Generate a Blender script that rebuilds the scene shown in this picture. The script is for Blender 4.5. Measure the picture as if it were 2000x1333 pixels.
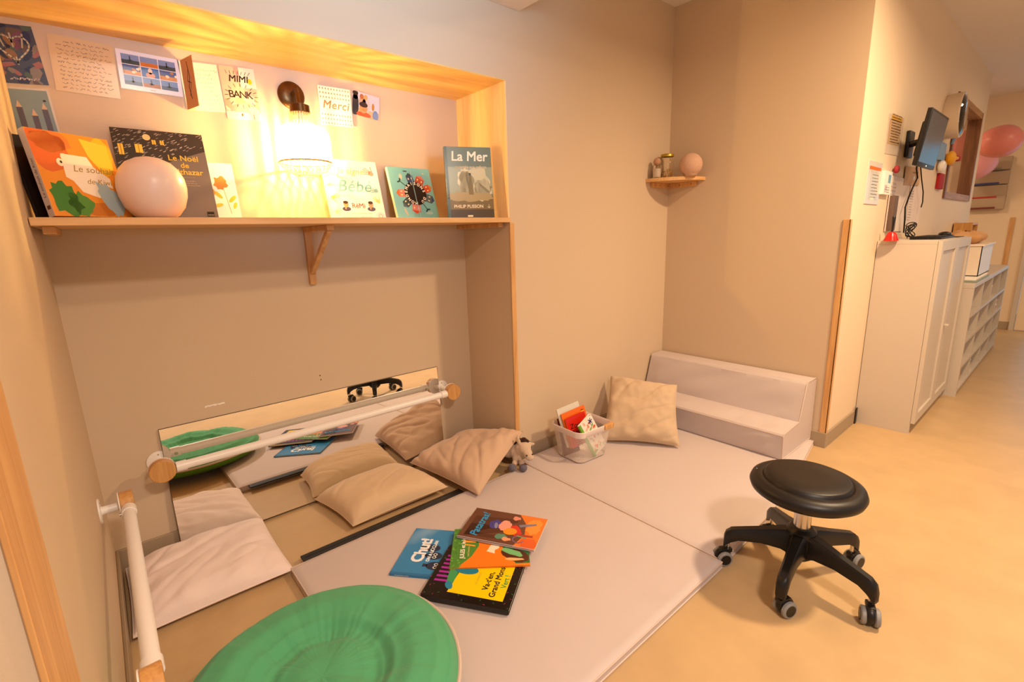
import bpy, bmesh, math, random
from mathutils import Vector, Matrix, noise, Quaternion
import numpy as np
S = bpy.context.scene
for o in list(bpy.data.objects): bpy.data.objects.remove(o, do_unlink=True)
COL = S.collection
PI = math.pi

# ------------------------------------------------------------------ camera
F_PX = 943.65
CAMP = Vector((-1.5478, -1.8186, 1.2000))
yaw, pit, rol = map(math.radians, (40.2595, 12.3667, -1.6995))
fw = Vector((math.sin(yaw)*math.cos(pit), math.cos(yaw)*math.cos(pit), -math.sin(pit)))
rt = fw.cross(Vector((0, 0, 1))).normalized(); up = rt.cross(fw)
R2 = math.cos(rol)*rt + math.sin(rol)*up; U2 = -math.sin(rol)*rt + math.cos(rol)*up
cd = bpy.data.cameras.new('camera'); cam = bpy.data.objects.new('camera', cd); COL.objects.link(cam)
cd.sensor_width = 36; cd.lens = F_PX/2000*36; cd.clip_start = 0.02; cd.clip_end = 60
cam.matrix_world = Matrix(((R2.x, U2.x, -fw.x, CAMP.x), (R2.y, U2.y, -fw.y, CAMP.y), (R2.z, U2.z, -fw.z, CAMP.z), (0, 0, 0, 1)))
S.camera = cam
def at(u, v, ax, val):            # a point of the photo on a known plane of the room
    d = R2*(u-1000) - U2*(v-666.5) + fw*F_PX
    i = 'xyz'.index(ax)
    return CAMP + d*((val-CAMP[i])/d[i])

# ------------------------------------------------------------------ world, lights, exposure
S.view_settings.view_transform = 'Standard'; S.view_settings.look = 'None'
S.view_settings.gamma = 1; S.view_settings.use_curve_mapping = False
S.view_settings.exposure = 0.0
W = bpy.data.worlds.new('world'); S.world = W; W.use_nodes = True
W.node_tree.nodes['Background'].inputs[0].default_value = (1.0, 0.82, 0.70, 1)
W.node_tree.nodes['Background'].inputs[1].default_value = 0.52
def area(name, loc, target, size, power, color, size_y=None, spread=None):
    l = bpy.data.lights.new(name, 'AREA'); l.energy = power; l.color = color; l.size = size
    if size_y: l.shape = 'RECTANGLE'; l.size_y = size_y
    if spread: l.spread = math.radians(spread)
    o = bpy.data.objects.new(name, l); COL.objects.link(o); o.location = loc
    o.rotation_euler = (Vector(target)-Vector(loc)).to_track_quat('-Z', 'Y').to_euler()
    return o
WARM = (1.0, 0.71, 0.43)
area('ceiling_light_nook', (0.95, -1.95, 2.49), (0.95, -1.95, 0), 0.16, 60, WARM, spread=165)
area('ceiling_light_corridor', (2.2, -3.1, 2.49), (2.2, -3.1, 0), 0.22, 14, WARM, spread=170)
area('ceiling_light_far', (4.4, -2.3, 2.49), (4.4, -2.3, 0), 0.3, 13, WARM, spread=170)
area('ceiling_light_room', (-1.1, -2.7, 2.49), (-1.1, -2.7, 0), 0.3, 54, (1.0, 0.82, 0.68), spread=170)
area('next_room_fill', (4.2, -.2, 2.49), (4.2, -.2, 0), 0.4, 22, WARM)  # unseen fill lamp, added so the view through the corridor window isn't dark
area('window_daylight', (-1.35, -4.4, 1.75), (-0.75, 0, 2.27), 0.7, 6, (0.42, 0.68, 1.0), spread=28)

# ------------------------------------------------------------------ materials
def lin(h):
    h = h.lstrip('#'); c = [int(h[i:i+2], 16)/255 for i in (0, 2, 4)]
    return tuple(x/12.92 if x <= 0.04045 else ((x+0.055)/1.055)**2.4 for x in c)+(1,)
MATS = {}
def mat(name, col, rough=0.6, metal=0, bump=0, bscale=200, var=0, vscale=8, emit=None, estr=0, trans=0, coat=0, sheen=0, ior=1.45, spec=None):
    if name in MATS: return MATS[name]
    m = bpy.data.materials.new(name); m.use_nodes = True; nt = m.node_tree; b = nt.nodes['Principled BSDF']
    c = lin(col) if isinstance(col, str) else tuple(col)+(1,)
    b.inputs['Base Color'].default_value = c; b.inputs['Roughness'].default_value = rough; b.inputs['Metallic'].default_value = metal
    b.inputs['IOR'].default_value = ior
    if trans: b.inputs['Transmission Weight'].default_value = trans
    if coat: b.inputs['Coat Weight'].default_value = coat
    if sheen: b.inputs['Sheen Weight'].default_value = sheen
    if spec is not None: b.inputs['Specular IOR Level'].default_value = spec
    if emit: b.inputs['Emission Color'].default_value = lin(emit); b.inputs['Emission Strength'].default_value = estr
    tc = nt.nodes.new('ShaderNodeTexCoord')
    if var:
        n = nt.nodes.new('ShaderNodeTexNoise'); n.inputs['Scale'].default_value = vscale; n.inputs['Detail'].default_value = 4
        nt.links.new(tc.outputs['Object'], n.inputs['Vector'])
        mx = nt.nodes.new('ShaderNodeMixRGB'); mx.blend_type = 'MULTIPLY'; mx.inputs[0].default_value = 1; mx.inputs[1].default_value = c
        r = nt.nodes.new('ShaderNodeMapRange'); r.inputs[1].default_value = .3; r.inputs[2].default_value = .7; r.inputs[3].default_value = 1-var; r.inputs[4].default_value = 1
        nt.links.new(n.outputs[0], r.inputs[0]); nt.links.new(r.outputs[0], mx.inputs[2]); nt.links.new(mx.outputs[0], b.inputs['Base Color'])
    if bump:
        n = nt.nodes.new('ShaderNodeTexNoise'); n.inputs['Scale'].default_value = bscale; n.inputs['Detail'].default_value = 3
        nt.links.new(tc.outputs['Object'], n.inputs['Vector'])
        bp = nt.nodes.new('ShaderNodeBump'); bp.inputs['Strength'].default_value = bump; bp.inputs['Distance'].default_value = 0.002
        nt.links.new(n.outputs[0], bp.inputs['Height']); nt.links.new(bp.outputs[0], b.inputs['Normal'])
    MATS[name] = m; return m
def wood(name, c1, c2, axis='z', scale=1.0, rough=0.45):
    if name in MATS: return MATS[name]
    m = mat(name, c1, rough); nt = m.node_tree; b = nt.nodes['Principled BSDF']
    tc = nt.nodes.new('ShaderNodeTexCoord'); mp = nt.nodes.new('ShaderNodeMapping')
    s = {'x': (1.2, 14, 14), 'y': (14, 1.2, 14), 'z': (14, 14, 1.2)}[axis]
    mp.inputs['Scale'].default_value = [k*scale for k in s]
    n = nt.nodes.new('ShaderNodeTexNoise'); n.inputs['Scale'].default_value = 2.2; n.inputs['Detail'].default_value = 6; n.inputs['Distortion'].default_value = .8
    cr = nt.nodes.new('ShaderNodeValToRGB'); cr.color_ramp.elements[0].position = .35; cr.color_ramp.elements[1].position = .68
    cr.color_ramp.elements[0].color = lin(c2); cr.color_ramp.elements[1].color = lin(c1)
    nt.links.new(tc.outputs['Object'], mp.inputs[0]); nt.links.new(mp.outputs[0], n.inputs['Vector']); nt.links.new(n.outputs[0], cr.inputs[0]); nt.links.new(cr.outputs[0], b.inputs['Base Color'])
    return m
def flat(h): return mat('print_'+h.lstrip('#'), h, 0.22, spec=.5)
def ink(h): return mat('ink_'+h.lstrip('#'), h, 0.7, spec=.2)

M_wall = mat('taupe_wall', '#d2bb9f', .62, bump=.12, bscale=180, spec=.3)
M_cream = mat('cream_wall', '#ead4b6', .55, bump=.1, bscale=160, spec=.3)
M_ceil = mat('ceiling_white', '#e9e2dc', .8)
M_floor = mat('linoleum', '#c6a67a', .38, bump=.05, bscale=90, var=.12, vscale=7, spec=.35)
M_base = mat('grey_skirting', '#a39078', .5)
M_pine = wood('pine', '#e2b274', '#c8925a', 'z')
M_pinex = wood('pine_x', '#e8bb82', '#d3a168', 'x')
M_ply = wood('plywood_x', '#ecc884', '#dcb068', 'x', .8)
M_plyz = wood('plywood_z', '#f2d7a6', '#e6c288', 'z', .8)
M_beech = wood('beech', '#d9a566', '#c48d50', 'z', 2.5)
M_mat = mat('mat_vinyl', '#c8bab6', .55, bump=.08, bscale=25, spec=.3)
M_matpipe = mat('mat_piping', '#cfb9ac', .6)
M_black = mat('black_plastic', '#120e0d', .38)
M_blackr = mat('black_rubber', '#191413', .6)
M_white = mat('white_enamel', '#f2ece6', .3)
M_whitep = mat('white_paper', '#f5efe6', .7)
M_metal = mat('steel', '#cfcac4', .25, 1)
M_grey = mat('grey_rubber', '#8b8987', .5)
M_cab = mat('cabinet_white', '#c9bcac', .42)
M_pages = mat('book_pages', '#efe6d4', .8)
M_pil_beige = mat('linen_beige', '#ccb294', .9, bump=.35, bscale=450, sheen=.2, spec=.1)
M_pil_tan = mat('linen_tan', '#cfae92', .9, bump=.35, bscale=450, sheen=.2, spec=.1)
M_pil_pink = mat('cotton_pink', '#eedcd6', .9, bump=.3, bscale=450, sheen=.2, spec=.1)
M_pil_san = mat('linen_sand', '#d8ba96', .9, bump=.35, bscale=450, sheen=.2, spec=.1)
M_green = mat('green_cotton', '#57a476', .85, bump=.25, bscale=400, sheen=.15, spec=.15)
M_greend = mat('green_underside', '#5c8a2c', .85, bump=.2, bscale=300, spec=.1)
M_bronze0 = mat('bronze', '#5a3d22', .35, .9)
M_glass = mat('clear_glass', (1, 1, 1), .02, trans=1)
M_mirror = mat('mirror_glass', (.93, .92, .88), 0.0, 1)

# ------------------------------------------------------------------ mesh builder
def text_mesh(s, size, bold=0, shear=0, spacing=1.0, align='LEFT'):
    cu = bpy.data.curves.new('t', 'FONT'); cu.body = s; cu.size = size; cu.offset = bold; cu.shear = shear
    cu.space_character = spacing; cu.align_x = align; cu.resolution_u = 3; cu.fill_mode = 'FRONT'
    o = bpy.data.objects.new('t', cu); COL.objects.link(o)
    dg = bpy.context.evaluated_depsgraph_get(); me = bpy.data.meshes.new_from_object(o.evaluated_get(dg))
    v = [tuple(p.co) for p in me.vertices]; f = [tuple(p.vertices) for p in me.polygons]
    bpy.data.objects.remove(o); bpy.data.curves.remove(cu); bpy.data.meshes.remove(me)
    return v, f
class MB:
    def __init__(s, M=None): s.v = []; s.f = []; s.m = []; s.mats = []; s.M = M or Matrix.Identity(4)
    def mi(s, m):
        if m not in s.mats: s.mats.append(m)
        return s.mats.index(m)
    def add(s, vs, fs, m):
        n = len(s.v); k = s.mi(m)
        s.v += [s.M @ Vector(p) for p in vs]; s.f += [tuple(i+n for i in f) for f in fs]; s.m += [k]*len(fs)
        return s
    def box(s, x0, x1, y0, y1, z0, z1, m, bev=0, seg=2, M=None):
        bm = bmesh.new(); bmesh.ops.create_cube(bm, size=1)
        for v in bm.verts: v.co = Vector(((x0+x1)/2+v.co.x*(x1-x0), (y0+y1)/2+v.co.y*(y1-y0), (z0+z1)/2+v.co.z*(z1-z0)))
        if bev: bmesh.ops.bevel(bm, geom=bm.edges[:], offset=bev, segments=seg, affect='EDGES', profile=.6)
        if M: bm.transform(M)
        return s.bm(bm, m)
    def bm(s, bm, m):
        bm.verts.index_update()
        s.add([v.co.copy() for v in bm.verts], [[v.index for v in f.verts] for f in bm.faces], m); bm.free(); return s
    def grid(s, fn, nu, nv, m, flip=False, wrapu=False):
        vs = [fn(i/(nu if wrapu else nu-1), j/(nv-1)) for i in range(nu) for j in range(nv)]; fs = []
        for i in range(nu if wrapu else nu-1):
            for j in range(nv-1):
                a, b, c, d = i*nv+j, ((i+1) % nu)*nv+j, ((i+1) % nu)*nv+j+1, i*nv+j+1
                fs.append((a, d, c, b) if flip else (a, b, c, d))
        return s.add(vs, fs, m)
    def tube(s, path, r, m, n=12, closed=False, caps=True, flat=1.0):
        P = [Vector(p) for p in path]; k = len(P); R = r if isinstance(r, (list, tuple)) else [r]*k
        T = []
        for i in range(k):
            a = P[(i-1) % k] if (closed or i > 0) else P[i]; b = P[(i+1) % k] if (closed or i < k-1) else P[i]
            T.append((b-a).normalized())
        ref = Vector((0, 0, 1)) if abs(T[0].z) < .9 else Vector((1, 0, 0))
        nrm = T[0].cross(ref).normalized(); vs = []
        for i in range(k):
            nrm = (nrm - T[i]*nrm.dot(T[i])).normalized(); bn = T[i].cross(nrm)
            for j in range(n):
                a = 2*PI*j/n; vs.append(P[i]+(nrm*math.cos(a)+bn*math.sin(a)*flat)*R[i])
        fs = []
        for i in range(k if closed else k-1):
            for j in range(n):
                fs.append((i*n+j, i*n+(j+1) % n, ((i+1) % k)*n+(j+1) % n, ((i+1) % k)*n+j))
        if caps and not closed: fs += [tuple(reversed(range(n))), tuple((k-1)*n+j for j in range(n))]
        return s.add(vs, fs, m)
    def lathe(s, prof, m, n=32, c=(0, 0, 0), axis='z', wob=None):
        vs = []; c = Vector(c)
        for (r, z) in prof:
            for j in range(n):
                a = 2*PI*j/n; p = Vector((r*math.cos(a), r*math.sin(a), z))
                if axis == 'x': p = Vector((z, p.x, p.y))
                if axis == 'y': p = Vector((p.x, z, p.y))
                if wob: p = wob(p, a)
                vs.append(c+p)
        fs = []
        for i in range(len(prof)-1):
            for j in range(n): fs.append((i*n+j, i*n+(j+1) % n, (i+1)*n+(j+1) % n, (i+1)*n+j))
        if prof[0][0] > 1e-6: fs.append(tuple(reversed(range(n))))
        if prof[-1][0] > 1e-6: fs.append(tuple((len(prof)-1)*n+j for j in range(n)))
        return s.add(vs, fs, m)
    def sphere(s, c, r, m, nu=24, nv=14, rot=None):
        r = (r, r, r) if not hasattr(r, '__len__') else r; bm = bmesh.new(); bmesh.ops.create_uvsphere(bm, u_segments=nu, v_segments=nv, radius=1)
        M4 = Matrix.Translation(c) @ (rot or Matrix.Identity(4)) @ Matrix.Diagonal((*r, 1)); bm.transform(M4); return s.bm(bm, m)
    def poly(s, pts, z, m): return s.add([(p[0], p[1], z) for p in pts], [tuple(range(len(pts)))], m)
    def rect(s, x0, x1, y0, y1, z, m, rot=0):
        cx, cy = (x0+x1)/2, (y0+y1)/2; ca, sa = math.cos(rot), math.sin(rot)
        return s.poly([(cx+(x-cx)*ca-(y-cy)*sa, cy+(x-cx)*sa+(y-cy)*ca) for x, y in ((x0, y0), (x1, y0), (x1, y1), (x0, y1))], z, m)
    def ell(s, cx, cy, rx, ry, z, m, rot=0, n=20, jag=0, seed=1, clip=None):
        rn = random.Random(seed); ca, sa = math.cos(rot), math.sin(rot); P = []
        for i in range(n):
            a = 2*PI*i/n; k = 1+jag*(rn.random()-.5); x, y = rx*k*math.cos(a), ry*k*math.sin(a)
            x, y = cx+x*ca-y*sa, cy+x*sa+y*ca
            if clip: x = min(max(x, clip[0]), clip[1]); y = min(max(y, clip[2]), clip[3])
            P.append((x, y))
        return s.poly(P, z, m)
    def stroke(s, pts, w, z, m):
        for (a, b) in zip(pts, pts[1:]):
            a = Vector(a); b = Vector(b); d = (b-a)
            if d.length < 1e-6: continue
            d.normalize(); n_ = Vector((-d.y, d.x))*w/2; e = d*w*.3
            s.poly([tuple(a-n_-e), tuple(b-n_+e), tuple(b+n_+e), tuple(a+n_-e)], z, m)
        return s
    def text(s, t, size, x, y, z, m, rot=0, **k):
        b = k.pop('bold', 0); v, f = text_mesh(t, size, **k); ca, sa = math.cos(rot), math.sin(rot)
        for i, (dx, dy) in enumerate(((0, 0),) if not b else ((-b, -b), (b, -b), (-b, b), (b, b), (0, 0))):
            s.add([(x+(p[0]+dx)*ca-(p[1]+dy)*sa, y+(p[0]+dx)*sa+(p[1]+dy)*ca, z+i*.00001) for p in v], f, m)
        return s
    def scribble(s, x0, x1, y0, y1, n, z, m, w=.0012, seed=1, slope=0):
        rn = random.Random(seed)
        for i in range(n):
            y = y1-(i+.5)*(y1-y0)/n; x = x0+rn.random()*.02*(x1-x0)+(.15*(x1-x0) if i == 0 else 0); a = (y1-y0)/n*.3
            xe = x1 - rn.random()*.2*(x1-x0)
            while x < xe:
                L = (x1-x0)*(.05+.1*rn.random()); P = []; k = max(3, int(L/(a*.5)))
                for q in range(k): P.append((x+L*q/k, y+a*(rn.random()-.5)*1.7+slope*(x-x0)))
                s.stroke(P, w, z, m); x += L+(x1-x0)*.025
        return s
    def build(s, name, parent=None, smooth=35, kind=None, mods=None):
        vs = s.v
        if parent is None:
            xs = [v.x for v in vs]; ys = [v.y for v in vs]; zs = [v.z for v in vs]
            org = Vector(((min(xs)+max(xs))/2, (min(ys)+max(ys))/2, min(zs)))
        else: org = Vector(parent['_org'])
        me = bpy.data.meshes.new(name); me.from_pydata([v-org for v in vs], [], s.f); me.update()
        for m in s.mats: me.materials.append(m)
        me.polygons.foreach_set('material_index', s.m)
        if smooth:
            me.polygons.foreach_set('use_smooth', [True]*len(me.polygons)); me.set_sharp_from_angle(angle=math.radians(smooth))
        o = bpy.data.objects.new(name, me); COL.objects.link(o)
        if parent is None: o.location = org
        else: o.parent = parent
        o['_org'] = tuple(org)
        if kind: o['kind'] = kind
        return o
ROOTS = []
def thing(name, label, cat, loc, group=None):
    o = bpy.data.objects.new(name, None); COL.objects.link(o); o.location = loc; o.empty_display_size = .05
    o['_org'] = tuple(loc); o['label'] = label; o['category'] = cat
    if group: o['group'] = group
    return o
def tag(o, label, cat, group=None):
    o['label'] = label; o['category'] = cat
    if group: o['group'] = group
    return o
def struct(name, mb): return mb.build(name, kind='structure')
def frame(O, X, Y):
    X = Vector(X).normalized(); Y = Vector(Y); Y = (Y-X*Y.dot(X)).normalized(); Z = X.cross(Y); O = Vector(O)
    return Matrix(((X.x, Y.x, Z.x, O.x), (X.y, Y.y, Z.y, O.y), (X.z, Y.z, Z.z, O.z), (0, 0, 0, 1)))

XL, XR, YN, YR, ZN, ZS, ZC, HB = -1.66, 1.357, 0.386, -1.03, 1.882, 1.282, 2.512, 0.086

# ------------------------------------------------------------------ room shell
struct('floor', MB().box(-3.2, 7.5, -4.8, 0.6, -0.08, 0, M_floor))
struct('ceiling', MB().box(-3.2, 7.5, -4.8, 0.6, ZC, ZC+.08, M_ceil))
struct('wall_niche', MB().box(XL-.1, 0.0, YN, YN+.12, 0, ZC, M_wall))
struct('wall_front', MB().box(0.0, XR, 0.0, YN+.12, 0, ZC, M_wall).box(XL, 0.0, 0.0, YN, ZN+.006, ZC, M_wall))
struct('wall_left', MB().box(XL-.6, XL, -1.17, YN, 0, ZC, M_wall))
struct('wall_right', MB().box(XR, XR+.12, YR+.002, YN+.12, 0, ZC, M_wall).box(XR, XR+.001, YR, YR+.002, 0, ZC, M_wall))
wc = MB(); wx0, wx1, wz0, wz1 = 3.56, 4.78, 1.385, 2.15
wc.box(XR+.001, wx0, YR, YR+.14, 0, ZC, M_cream).box(wx1, 5.02, YR, YR+.14, 0, ZC, M_cream)
wc.box(wx0, wx1, YR, YR+.14, 0, wz0, M_cream).box(wx0, wx1, YR, YR+.14, wz1, ZC, M_cream)
struct('wall_corridor', wc)
struct('wall_far', MB().box(6.15, 6.27, -1.38, 0.6, 0, ZC, M_cream).box(6.15, 6.27, -4.8, -2.42, 0, ZC, M_cream).box(6.15, 6.27, -2.42, -1.38, 2.1, ZC, M_cream))
struct('wall_behind_window', MB().box(3.0, 6.15, 0.5, 0.6, 0, ZC, M_cream))
# window with deep wooden frame in the corridor wall
M_dwood = wood('brown_wood', '#8a5a36', '#6f4427', 'z', 1.2); M_lwood = wood('tan_wood', '#b98a5e', '#a2744a', 'x', 1.2)
w1 = MB(); d0, d1 = YR-.012, YR+.14
w1.box(wx0, wx0+.05, d0, d1, wz0, wz1, M_dwood).box(wx1-.05, wx1, d0, d1, wz0, wz1, M_dwood)
w1.box(wx0+.05, wx1-.05, d0, d1, wz1-.05, wz1, M_lwood).box(wx0+.05, wx1-.05, d0, d1, wz0, wz0+.05, M_lwood)
w1o = struct('window_1', w1)
MB().box(wx0+.05, wx1-.05, YR+.035, YR+.041, wz0+.05, wz1-.05, M_glass).build('pane', w1o)
# far door
M_door = mat('door_cream', '#ead2b0', .5); M_sky = mat('outdoor_light', '#6fb8ea', .5, emit='#8fd0f5', estr=.9)
dd = MB(); dd.box(6.10, 6.15, -1.42, -1.38, 0, 2.1, M_cab).box(6.10, 6.15, -2.42, -2.38, 0, 2.1, M_cab).box(6.10, 6.15, -2.38, -1.42, 2.06, 2.1, M_cab)
dd.box(6.115, 6.15, -1.51, -1.425, .005, 2.055, M_door).box(6.115, 6.15, -2.375, -2.2, .005, 2.055, M_door).box(6.115, 6.15, -2.2, -1.51, .005, .2, M_door).box(6.115, 6.15, -2.2, -1.51, 1.9, 2.055, M_door)
ddo = struct('door_1', dd)
MB().box(6.125, 6.135, -2.2, -1.51, .2, 1.9, M_sky).build('glass_pane', ddo)
# skirtings
def skirt(name, *boxes):
    m = MB()
    for b in boxes: m.box(*b, 0.0, HB, M_base, .002, 1)
    struct(name, m)
skirt('baseboard_niche', (XL, -.002, YN-.01, YN))
skirt('baseboard_left', (XL, XL+.010, -1.17, YN-.01))
skirt('baseboard_niche_right', (-.010, -.0, 0.0, YN-.01))
skirt('baseboard_front', (-.01, XR-.010, -.010, 0))
skirt('baseboard_right', (XR-.010, XR, YR-.010, 0))
skirt('baseboard_corridor', (XR, 1.885, YR-.010, YR))
skirt('baseboard_far', (6.14, 6.15, -1.38, .4))
struct('trim_5', MB().box(1.855, 1.885, YR-.016, YR-.010, 0, .10, M_black, .002))
# plywood lining of the upper niche
struct('trim_1', MB().box(XL, 0.0, 0.0, YN, ZN, ZN+.006, M_ply))
struct('trim_2', MB().box(-.008, -.0, 0.0, YN, ZS, ZN, M_plyz))
# wooden corner guards
struct('trim_3', MB().box(-.004, .024, -.006, 0.0, HB, 1.256, M_pine, .001, 1))
struct('trim_4', MB().box(XR-.005, XR, YR-.005, YR+.028, HB, 1.228, M_pine, .001, 1).box(XR-.005, XR+.024, YR-.005, YR, HB, 1.228, M_pine, .001, 1))
struct('trim_6', MB().box(XL, XL+.006, -1.175, -1.0, HB, 2.2, M_pine, .001, 1))
# wall plaster screw holes and filler marks
rn = random.Random(3)
for i, (u, v) in enumerate(((625, 734), (627, 742))):
    p = at(u, v, 'y', YN); tag(MB().lathe([(0, 0), (.003, 0), (.0022, -.0012), (0, -.0012)], M_bronze0, 10, (p.x, YN, p.z), 'y').build('screw'), ('upper', 'lower')[i]+' of two small screws in the taupe niche wall above the mirror', 'screw')
p = at(420, 792, 'y', YN); fm = []
for i in range(9): fm.append((p.x-.035+.070*i/8, p.z+.004+.003*rn.random()))
for i in range(9): fm.append((p.x+.035-.070*i/8, p.z-.001-.003*rn.random()+.004*(i%2)))
tag(MB(frame((0, YN, 0), (1, 0, 0), (0, 0, 1))).poly(fm, .0006, M_whitep).build('filler_mark', smooth=0), 'thin white filler mark on the niche wall above the mirror', 'wall mark')

# dropped white raft above the niche, just in the top of the frame
struct('ceiling_raft', MB().box(XL, 0.09, -.9, -.001, 2.185, 2.20, M_ceil))

# ------------------------------------------------------------------ niche shelf with brackets
sh = thing('wall_shelf', 'long pine shelf board across the niche carrying picture books and a globe lamp', 'shelf', (-.83, .19, ZS-.04))
MB().box(XL+.002, -.001, -.012, YN-.001, ZS-.022, ZS, M_pinex, .0015, 1).build('shelf_board', sh)
for bx, full in ((-.828, 1), (-1.625, 0), (-.03, 0)):
    b = MB(); zt = ZS-.0225
    b.box(bx-.014, bx+.014, .03 if not full else .1, YN-.001, zt-.02, zt, M_pine, .001, 1)
    if full:
        b.box(bx-.014, bx+.014, YN-.021, YN-.001, zt-.245, zt-.02, M_pine, .001, 1)
        b.M = Matrix.Translation((bx, 0, 0)) @ frame((0, .125, zt-.012), (1, 0, 0), Vector((0, YN-.018, zt-.185))-Vector((0, .125, zt-.012)))
        b.box(-.010, .010, 0, .30, -.018, .0, M_pine, .001, 1); b.M = Matrix.Identity(4)
    b.build('bracket', sh)

# ------------------------------------------------------------------ wall sconce
M_bronze = mat('bronze', '#5a3d22', .35, .9); M_brass = mat('brass', '#b98a3d', .3, .95)
sc = thing('wall_sconce', 'glowing wall sconce with ribbed glass shade and dark bronze backplate', 'wall lamp', (-.826, YN, 1.45))
MB().lathe([(0, -.0), (.052, -.0), (.052, -.008), (.046, -.014), (.02, -.02), (0, -.02)], M_bronze, 40, (-.826, YN-.0, 1.783), 'y').build('backplate', sc)
SX, SY = -.842, .252
arm = [(-.826, YN-.015, 1.783), (-.828, YN-.06, 1.790), (-.834, YN-.10, 1.782), (-.84, SY+.012, 1.755), (SX, SY, 1.72)]
MB().tube(arm, .007, M_bronze, 10).build('arm', sc)
MB().lathe([(0, 1.722), (.02, 1.722), (.036, 1.716), (.037, 1.69), (.034, 1.688), (0, 1.688)], M_bronze, 32, (SX, SY, 0)).build('holder', sc)
# ribbed shade: opaque milky ribs and clear gaps
mg = bpy.data.materials.new('ribbed_glass'); mg.use_nodes = True; nt = mg.node_tree; nt.nodes.clear()
out = nt.nodes.new('ShaderNodeOutputMaterial'); mx = nt.nodes.new('ShaderNodeMixShader'); tr = nt.nodes.new('ShaderNodeBsdfTransparent'); tl = nt.nodes.new('ShaderNodeBsdfTranslucent'); tc = nt.nodes.new('ShaderNodeTexCoord')
tl.inputs[0].default_value = (1, .93, .78, 1); tr.inputs[0].default_value = (1, .97, .9, 1)
gr = nt.nodes.new('ShaderNodeTexGradient'); gr.gradient_type = 'RADIAL'; ml = nt.nodes.new('ShaderNodeMath'); ml.operation = 'MULTIPLY'; ml.inputs[1].default_value = 2*PI*22
sn = nt.nodes.new('ShaderNodeMath'); sn.operation = 'SINE'; mr = nt.nodes.new('ShaderNodeMapRange'); mr.inputs[1].default_value = -.3; mr.inputs[2].default_value = .3; mr.inputs[3].default_value = .12; mr.inputs[4].default_value = .80
mpg = nt.nodes.new('ShaderNodeMapping'); nt.links.new(tc.outputs['Object'], mpg.inputs[0]); nt.links.new(mpg.outputs[0], gr.inputs[0]); nt.links.new(gr.outputs[0], ml.inputs[0]); nt.links.new(ml.outputs[0], sn.inputs[0]); nt.links.new(sn.outputs[0], mr.inputs[0])
nt.links.new(mr.outputs[0], mx.inputs[0]); nt.links.new(tr.outputs[0], mx.inputs[1]); nt.links.new(tl.outputs[0], mx.inputs[2]); nt.links.new(mx.outputs[0], out.inputs[0])
def ribs(p, a): k = 1+.018*math.sin(a*22); return Vector((p.x*k, p.y*k, p.z))
mpg.inputs['Location'].default_value = (-(SX+.826), -(SY-YN), 0)
MB().lathe([(.034, 1.69), (.036, 1.66), (.05, 1.645), (.078, 1.635), (.095, 1.615), (.100, 1.59), (.100, 1.515), (.098, 1.505)], mg, 132, (SX, SY, 0), wob=ribs).build('glass_shade', sc)
lw = MB()                                      # lattice bowl closing the shade
M_lat = mat('frosted_lattice', '#f7ead0', .4, trans=.6)
prof = [(.098, 1.505), (.092, 1.492), (.075, 1.475), (.052, 1.462), (.03, 1.456)]
for k in range(26):
    for sg in (1, -1):
        lw.tube([(SX+r*math.cos(2*PI*k/26+sg*i*.16), SY+r*math.sin(2*PI*k/26+sg*i*.16), z) for i, (r, z) in enumerate(prof)], .0013, M_lat, 5)
for r, z in (prof[0], prof[-1]): lw.tube([(SX+r*math.cos(2*PI*j/40), SY+r*math.sin(2*PI*j/40), z) for j in range(40)], .003, M_brass if z > 1.5 else M_lat, 6, closed=True)
lw.build('lattice_bowl', sc)
M_bulb = mat('lit_bulb', '#ffe0a0', .5, emit='#ffd8a0', estr=25)
MB().sphere((SX, SY, 1.60), (.03, .03, .038), M_bulb, 20, 12).lathe([(.012, 1.69), (.013, 1.65), (.02, 1.63)], M_whitep, 16, (SX, SY, 0)).build('bulb', sc)
pl = bpy.data.lights.new('bulb_light', 'POINT'); pl.energy = 25; pl.color = (1, .66, .22); pl.shadow_soft_size = .008
po = bpy.data.objects.new('bulb_light', pl); COL.objects.link(po); po.location = (SX, SY, 1.548)

# ------------------------------------------------------------------ globe lamp on shelf
M_opal = mat('opal_glass', '#e4cabc', .28, spec=.4)
o = MB().lathe([(0, ZS), (.045, ZS), (.060, ZS+.010), (.078, ZS+.034), (.088, ZS+.066), (.0905, ZS+.092), (.087, ZS+.12), (.076, ZS+.146), (.058, ZS+.166), (.032, ZS+.179), (.012, ZS+.183), (0, ZS+.1835)], M_opal, 48, (-1.372, .085, 0)).build('globe_lamp', smooth=80)
tag(o, 'large round opal white glass lamp standing on the niche shelf', 'lamp')


# ------------------------------------------------------------------ books
def book(name, label, M, w, h, t, cover, art=None, spine_art=None, cat='book', group=None, hard=True, spine=None):
    """local frame: x reading direction, y up the cover, z out of the front; origin bottom left of the back board"""
    O = M @ Vector((0, 0, 0)); root = thing(name, label, cat, O, group)
    c = MB(M); b = .0024 if hard else .0006; ov = .003 if hard else 0
    c.box(0, w, 0, h, 0, b, cover, .0008 if hard else 0, 1).box(0, w, 0, h, t-b, t, cover, .0008 if hard else 0, 1)
    c.box(-.0005, b, 0, h, 0, t, spine or cover, .0008 if hard else 0, 1)
    if art:
        c.M = M @ Matrix.Translation((0, 0, t)); art(c, w, h)
    if spine_art:
        c.M = M @ Matrix(((0, 0, -1, -.0005), (0, 1, 0, 0), (1, 0, 0, 0), (0, 0, 0, 1))); spine_art(c, t, h)
    c.build('cover', root, smooth=20)
    p = MB(M); p.box(b, w-ov, ov, h-ov, b, t-b, M_pages); p.build('pages', root, smooth=0)
    return root
E1, E2, E3, E4 = .0003, .0005, .0007, .0009
ZM = .035       # top of the play mats
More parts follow.
